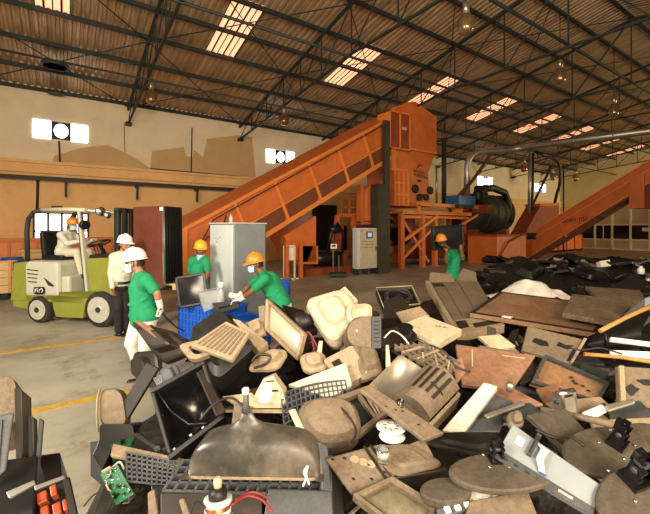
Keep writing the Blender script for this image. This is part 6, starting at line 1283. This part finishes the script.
slab('black_casing', 'dark casing behind the tan oval casing and left of the tilted screen', 'casing', [(236,346),(270,346),(276,366),(240,368)], .85, (15, 0), M['black'], .3, d=2.6)
slab('black_casing', 'black casing beneath the round sided monitor back', 'casing', [(376,318),(412,318),(420,340),(380,342)], .9, (12, 0), M['black'], .3, d=3.0)
slab('black_casing', 'black casing filling the gap behind the wire rack', 'casing', [(420,338),(470,340),(474,352),(424,352)], .85, (12, 0), M['black'], .3, d=2.9)
# crumpled white sheet
def shf(u, v):
    px_ = 500+66*u; d_ = 6.4+1.0*v; r = math.sin(PI*v)*min(1, 4*min(u, 1-u))**.7
    prof = .10+.16*math.exp(-((u-.45)/.22)**2)+.06*math.exp(-((u-.85)/.1)**2)
    return CL((px_-325)/380*6.9+.1*math.sin(v*6), d_, .50+prof*1.35*r+.055*noise.noise(Vector((u*8, v*5, 0)))*r+.02*noise.noise(Vector((u*22, v*14, 3))))
solo('white_sheet', MB().sheet(shf, 60, 30), M['sheet'], 'crumpled white plastic sheet lying on the dark scrap behind the table top', 'sheet')
slab('white_label_box', 'small white box with a green dot on the far dark scrap', 'box', [(600,261),(610,259.5),(611,266),(601,267)], .6, (70, 0), M['sheet'], .15, d=9.5)
slab('red_box', 'small red box at the right end of the far dark scrap', 'box', [(640,274),(656,273),(657,277),(641,278)], .5, (40, 0), M['redm'], .06, d=9)
solo('white_canister', MB().lathe([(.06, 0), (.07, .02), (.07, .12), (.03, .16), (.03, .19)], at(641, 274, 8.8), n=14), M['white'], 'small white canister beside the red box', 'canister')
slab('wire_mesh_guard', 'dark mesh sided box at the right of the far scrap', 'box', [(612,286),(636,272),(648,284),(628,296)], .55, (45, 0), M['blackd'], .12, d=6.6)
# ---- filler pieces lying all over the dark heap: one of each kind, then copies
random.seed(11)
def proto(name, cat, fill):
    t = Thing(name, 'x', cat); fill(t); r = t.done(); return r
I3 = lambda v: Vector(v)
def f_panel(t): t.part('panel', M['blackd'], bevel=.004).b2((-.16,-.11,0),(.16,.11,.02)); r = t.part('rib', M['black']); r.b2((-.15,-.1,.02),(.15,-.09,.035)); r.b2((-.15,.09,.02),(.15,.1,.035)); r.b2((-.15,-.09,.02),(-.14,.09,.035)); r.b2((.14,-.09,.02),(.15,.09,.035))
def f_shell(t): t.part('shell', M['black']).loft([rr(0,0,.17,.13,.04,0,3), rr(0,0,.165,.125,.04,.05,3), rr(0,0,.1,.08,.03,.11,3)], cap0=False)
def f_board(t):
    t.part('board', M['pcb']).b2((-.1,-.07,0),(.1,.07,.004)); c = t.part('component', M['black'])
    for k in range(8): x = random.uniform(-.08,.08); y = random.uniform(-.05,.05); c.b2((x-.012,y-.01,.004),(x+.012,y+.01,.02))
def f_bar(t): t.part('bar', M['greyd'], bevel=.002).b2((-.22,-.015,0),(.22,.015,.025)); t.part('end_clip', M['galv']).b2((.19,-.02,0),(.23,.02,.03))
def f_tan(t): t.part('shell', M['tan']).loft([rr(0,0,.12,.09,.03,0,3), rr(0,0,.115,.085,.03,.03,3), rr(0,0,.09,.06,.03,.045,3)]); 
def f_key(t):
    t.part('tray', M['greyp'], bevel=.003).b2((-.2,-.07,0),(.2,.07,.018)); k = t.part('key_block', M['greyd'])
    for i in range(4): k.b2((-.18,-.055+.03*i,.018),(.18,-.032+.03*i,.026))
def f_chunk(t): t.part('chunk', M['dark']).loft([[(.1*math.cos(a)*(1+.3*math.sin(3*a+z)), .08*math.sin(a)*(1+.3*math.cos(2*a)), z*.03) for a in [2*PI*k/9 for k in range(9)]] for z in (0,1,2)])
def f_frame(t):
    r = t.part('frame', M['black']); r.b2((-.15,-.12,0),(.15,-.09,.025)); r.b2((-.15,.09,0),(.15,.12,.025)); r.b2((-.15,-.09,0),(-.12,.09,.025)); r.b2((.12,-.09,0),(.15,.09,.025)); t.part('backing', M['greyd']).b2((-.12,-.09,.0),(.12,.09,.006))
def f_strip(t): t.part('strip', M['tanl'], bevel=.002).b2((-.2,-.012,0),(.2,.012,.012)); t.part('end_tab', M['tan']).b2((.16,-.02,.0),(.2,.02,.03))
def f_cream(t): t.part('shell', M['cream']).loft([rr(0,0,.09,.06,.02,0,3), rr(0,0,.085,.055,.02,.025,3), rr(0,.01,.05,.03,.015,.035,3)])
def f_brk(t): b = t.part('plate', M['galv']); b.b2((-.06,-.03,0),(.06,.03,.004)); b.b2((-.06,.026,0),(.06,.03,.05)); t.part('pin', M['steel']).lathe([(.008,-.05),(.008,.05)], (0,.0,.02), (1,0,0), 8)
def f_coil(t):
    P_ = [(.09*math.cos(a)*(1+.1*math.sin(a*2.3)), .07*math.sin(a), .012+.012*math.sin(a*1.3)) for a in [k*.45 for k in range(44)]]; t.part('cable', M['wire']).tube(P_, .006, 5); t.part('plug', M['black']).box((.1,0,.015), (.05,.025,.02))
kinds = [('pale_strip', 'strip', f_strip, 'short pale tan strip', 1.6), ('cream_shard', 'casing', f_cream, 'small cream casing shard', .9), ('bent_bracket', 'bracket', f_brk, 'small bent metal bracket', .9), ('cable_coil', 'cable', f_coil, 'small coil of black cable', 1.3), ('black_panel', 'panel', f_panel, 'broken black plastic panel', 3), ('black_shell', 'casing', f_shell, 'small black casing shell', 3), ('small_circuit_board', 'circuit board', f_board, 'small green circuit board', .6), ('metal_bar', 'bar', f_bar, 'short dark metal bar', 2), ('tan_shell', 'casing', f_tan, 'small dusty tan casing', 1.2), ('keyboard', 'keyboard', f_key, 'grey keyboard', .8), ('scrap_chunk', 'scrap', f_chunk, 'dark brown plastic chunk', 2), ('black_frame', 'frame', f_frame, 'black screen frame', 1.5)]
zones = [ # label tail, (L,d) sampler, count
 ('buried in the near front of the pile', lambda: (random.uniform(-1.0, 1.6), random.uniform(1.2, 2.0)), 80, .5),
 ('in the gaps of the middle of the pile', lambda: (random.uniform(-1.2, 2.2), random.uniform(2.0, 3.3)), 120, .7),
 ('on the back slope of the pile', lambda: (random.uniform(-.6, 3.6), random.uniform(3.3, 5.4)), 110, .9),
 ('in the far dark scrap under the second conveyor', lambda: (lambda d: (random.uniform(.38*d, .88*d), d))(random.uniform(5.4, 12.5)), 190, 1.5)]
PR = {}
for zi, (tail, smp, cnt, sc) in enumerate(zones):
    for k in range(cnt):
        kd = random.choices(kinds, [x[4] for x in kinds])[0]
        L, d = smp(); h = hmap(L, d)
        if h < .06 : continue
        if kd[0] not in PR:
            PR[kd[0]] = proto(kd[0], kd[1], kd[2]); o = PR[kd[0]]
        else: o = copy_tree(PR[kd[0]])
        o['label'] = kd[3]+' '+tail; o['group'] = kd[3]+'s '+tail
        s = sc*random.uniform(.7, 1.35); o.scale = (s, s, s); o.location = CL(L, d, h-.01)
        tl = random.uniform(0, .75) if zi else random.uniform(0, .4)
        o.rotation_euler = (tl*math.cos(k*1.7), tl*math.sin(k*2.3), random.uniform(0, 6.28))

cable('thin black cable looping over the wire rack in the middle', [(430,345,2.2),(445,352,2.15),(455,366,2.1),(470,372,2.1)], 'wire', .006)
cable('thin black cable looping by the tall hinge swivel base', [(536,430,1.6),(556,438,1.55),(570,436,1.5),(584,446,1.45)], 'wire', .006)
cable('thin black cable looping across the vented frame', [(330,400,1.9),(345,412,1.8),(356,430,1.7),(350,446,1.6)], 'wire', .006)
cable('thin black cable looping behind the picture tube neck', [(200,420,1.75),(214,404,1.8),(232,398,1.85),(246,410,1.8)], 'wire', .006)
cable('thin black cable looping above the shallow tray plate', [(560,345,2.7),(580,350,2.6),(600,348,2.6),(622,354,2.5)], 'wire', .006)
# ================================================================ LIGHT AND CAMERA
wd = bpy.data.worlds.new('world'); SC.world = wd; wd.use_nodes = True
bg = wd.node_tree.nodes['Background']; bg.inputs[0].default_value = (1, .87, .7, 1); bg.inputs[1].default_value = .28
def area(name, loc, tgt, sx, sy, pw, col):
    l = bpy.data.lights.new(name, 'AREA'); l.shape = 'RECTANGLE'; l.size = sx; l.size_y = sy; l.energy = pw; l.color = col
    o = bpy.data.objects.new(name, l); COL.objects.link(o); o.location = loc
    o.rotation_euler = (Vector(tgt)-Vector(loc)).to_track_quat('-Z', 'Y').to_euler(); return o
area('daylight_back_door', (-5.8, 2.2, 4.8), (1.8, 1.6, .8), 2.4, 2.4, 1080, (1, .9, .74))
area('daylight_side_door', (.5, -8.0, 3.4), (0, 19, 3.5), 8, 5, 1150, (1, .78, .5))
area('daylight_front_door', (-1.5, -5, 4.5), (0, 19, 6.5), 4, 3, 1150, (1, .86, .66))  # lamp added inside the hall to brighten the left wall; no door here
area('far_side_door_daylight', (37, -7.9, 4.0), (41.5, 14, 4.0), 4, 4, 3200, (1, .85, .5))  # added lamp that brightens the end wall; the side wall has no door
cam = bpy.data.cameras.new('camera'); co = bpy.data.objects.new('camera', cam); COL.objects.link(co)
cam.sensor_fit = 'HORIZONTAL'; cam.sensor_width = 36; cam.lens = 36*FPX/650; cam.shift_y = -29/650.0
cam.clip_start = .05; cam.clip_end = 200
co.matrix_world = Matrix((( RT.x, UP.x, -FW.x, 0), (RT.y, UP.y, -FW.y, 0), (RT.z, UP.z, -FW.z, 1.8), (0,0,0,1)))
SC.camera = co
vs = SC.view_settings; vs.view_transform = 'Standard'; vs.look = 'None'; vs.gamma = 1; vs.use_curve_mapping = False; vs.exposure = -.1

RN = dict(panel='plate', back='casing', body='machine', frame='surround', top='board', base='stand', side='flank', column='riser', knob='spigot', lid='cover', face='plate', shade='cover')
for o in [o for o in SC.objects if o.parent is None and o.get('label')]:
    st_ = o.name.split('.')[0].split('_')
    if st_[-1] in RN: st_[-1] = RN[st_[-1]]; o.name = '_'.join(st_)
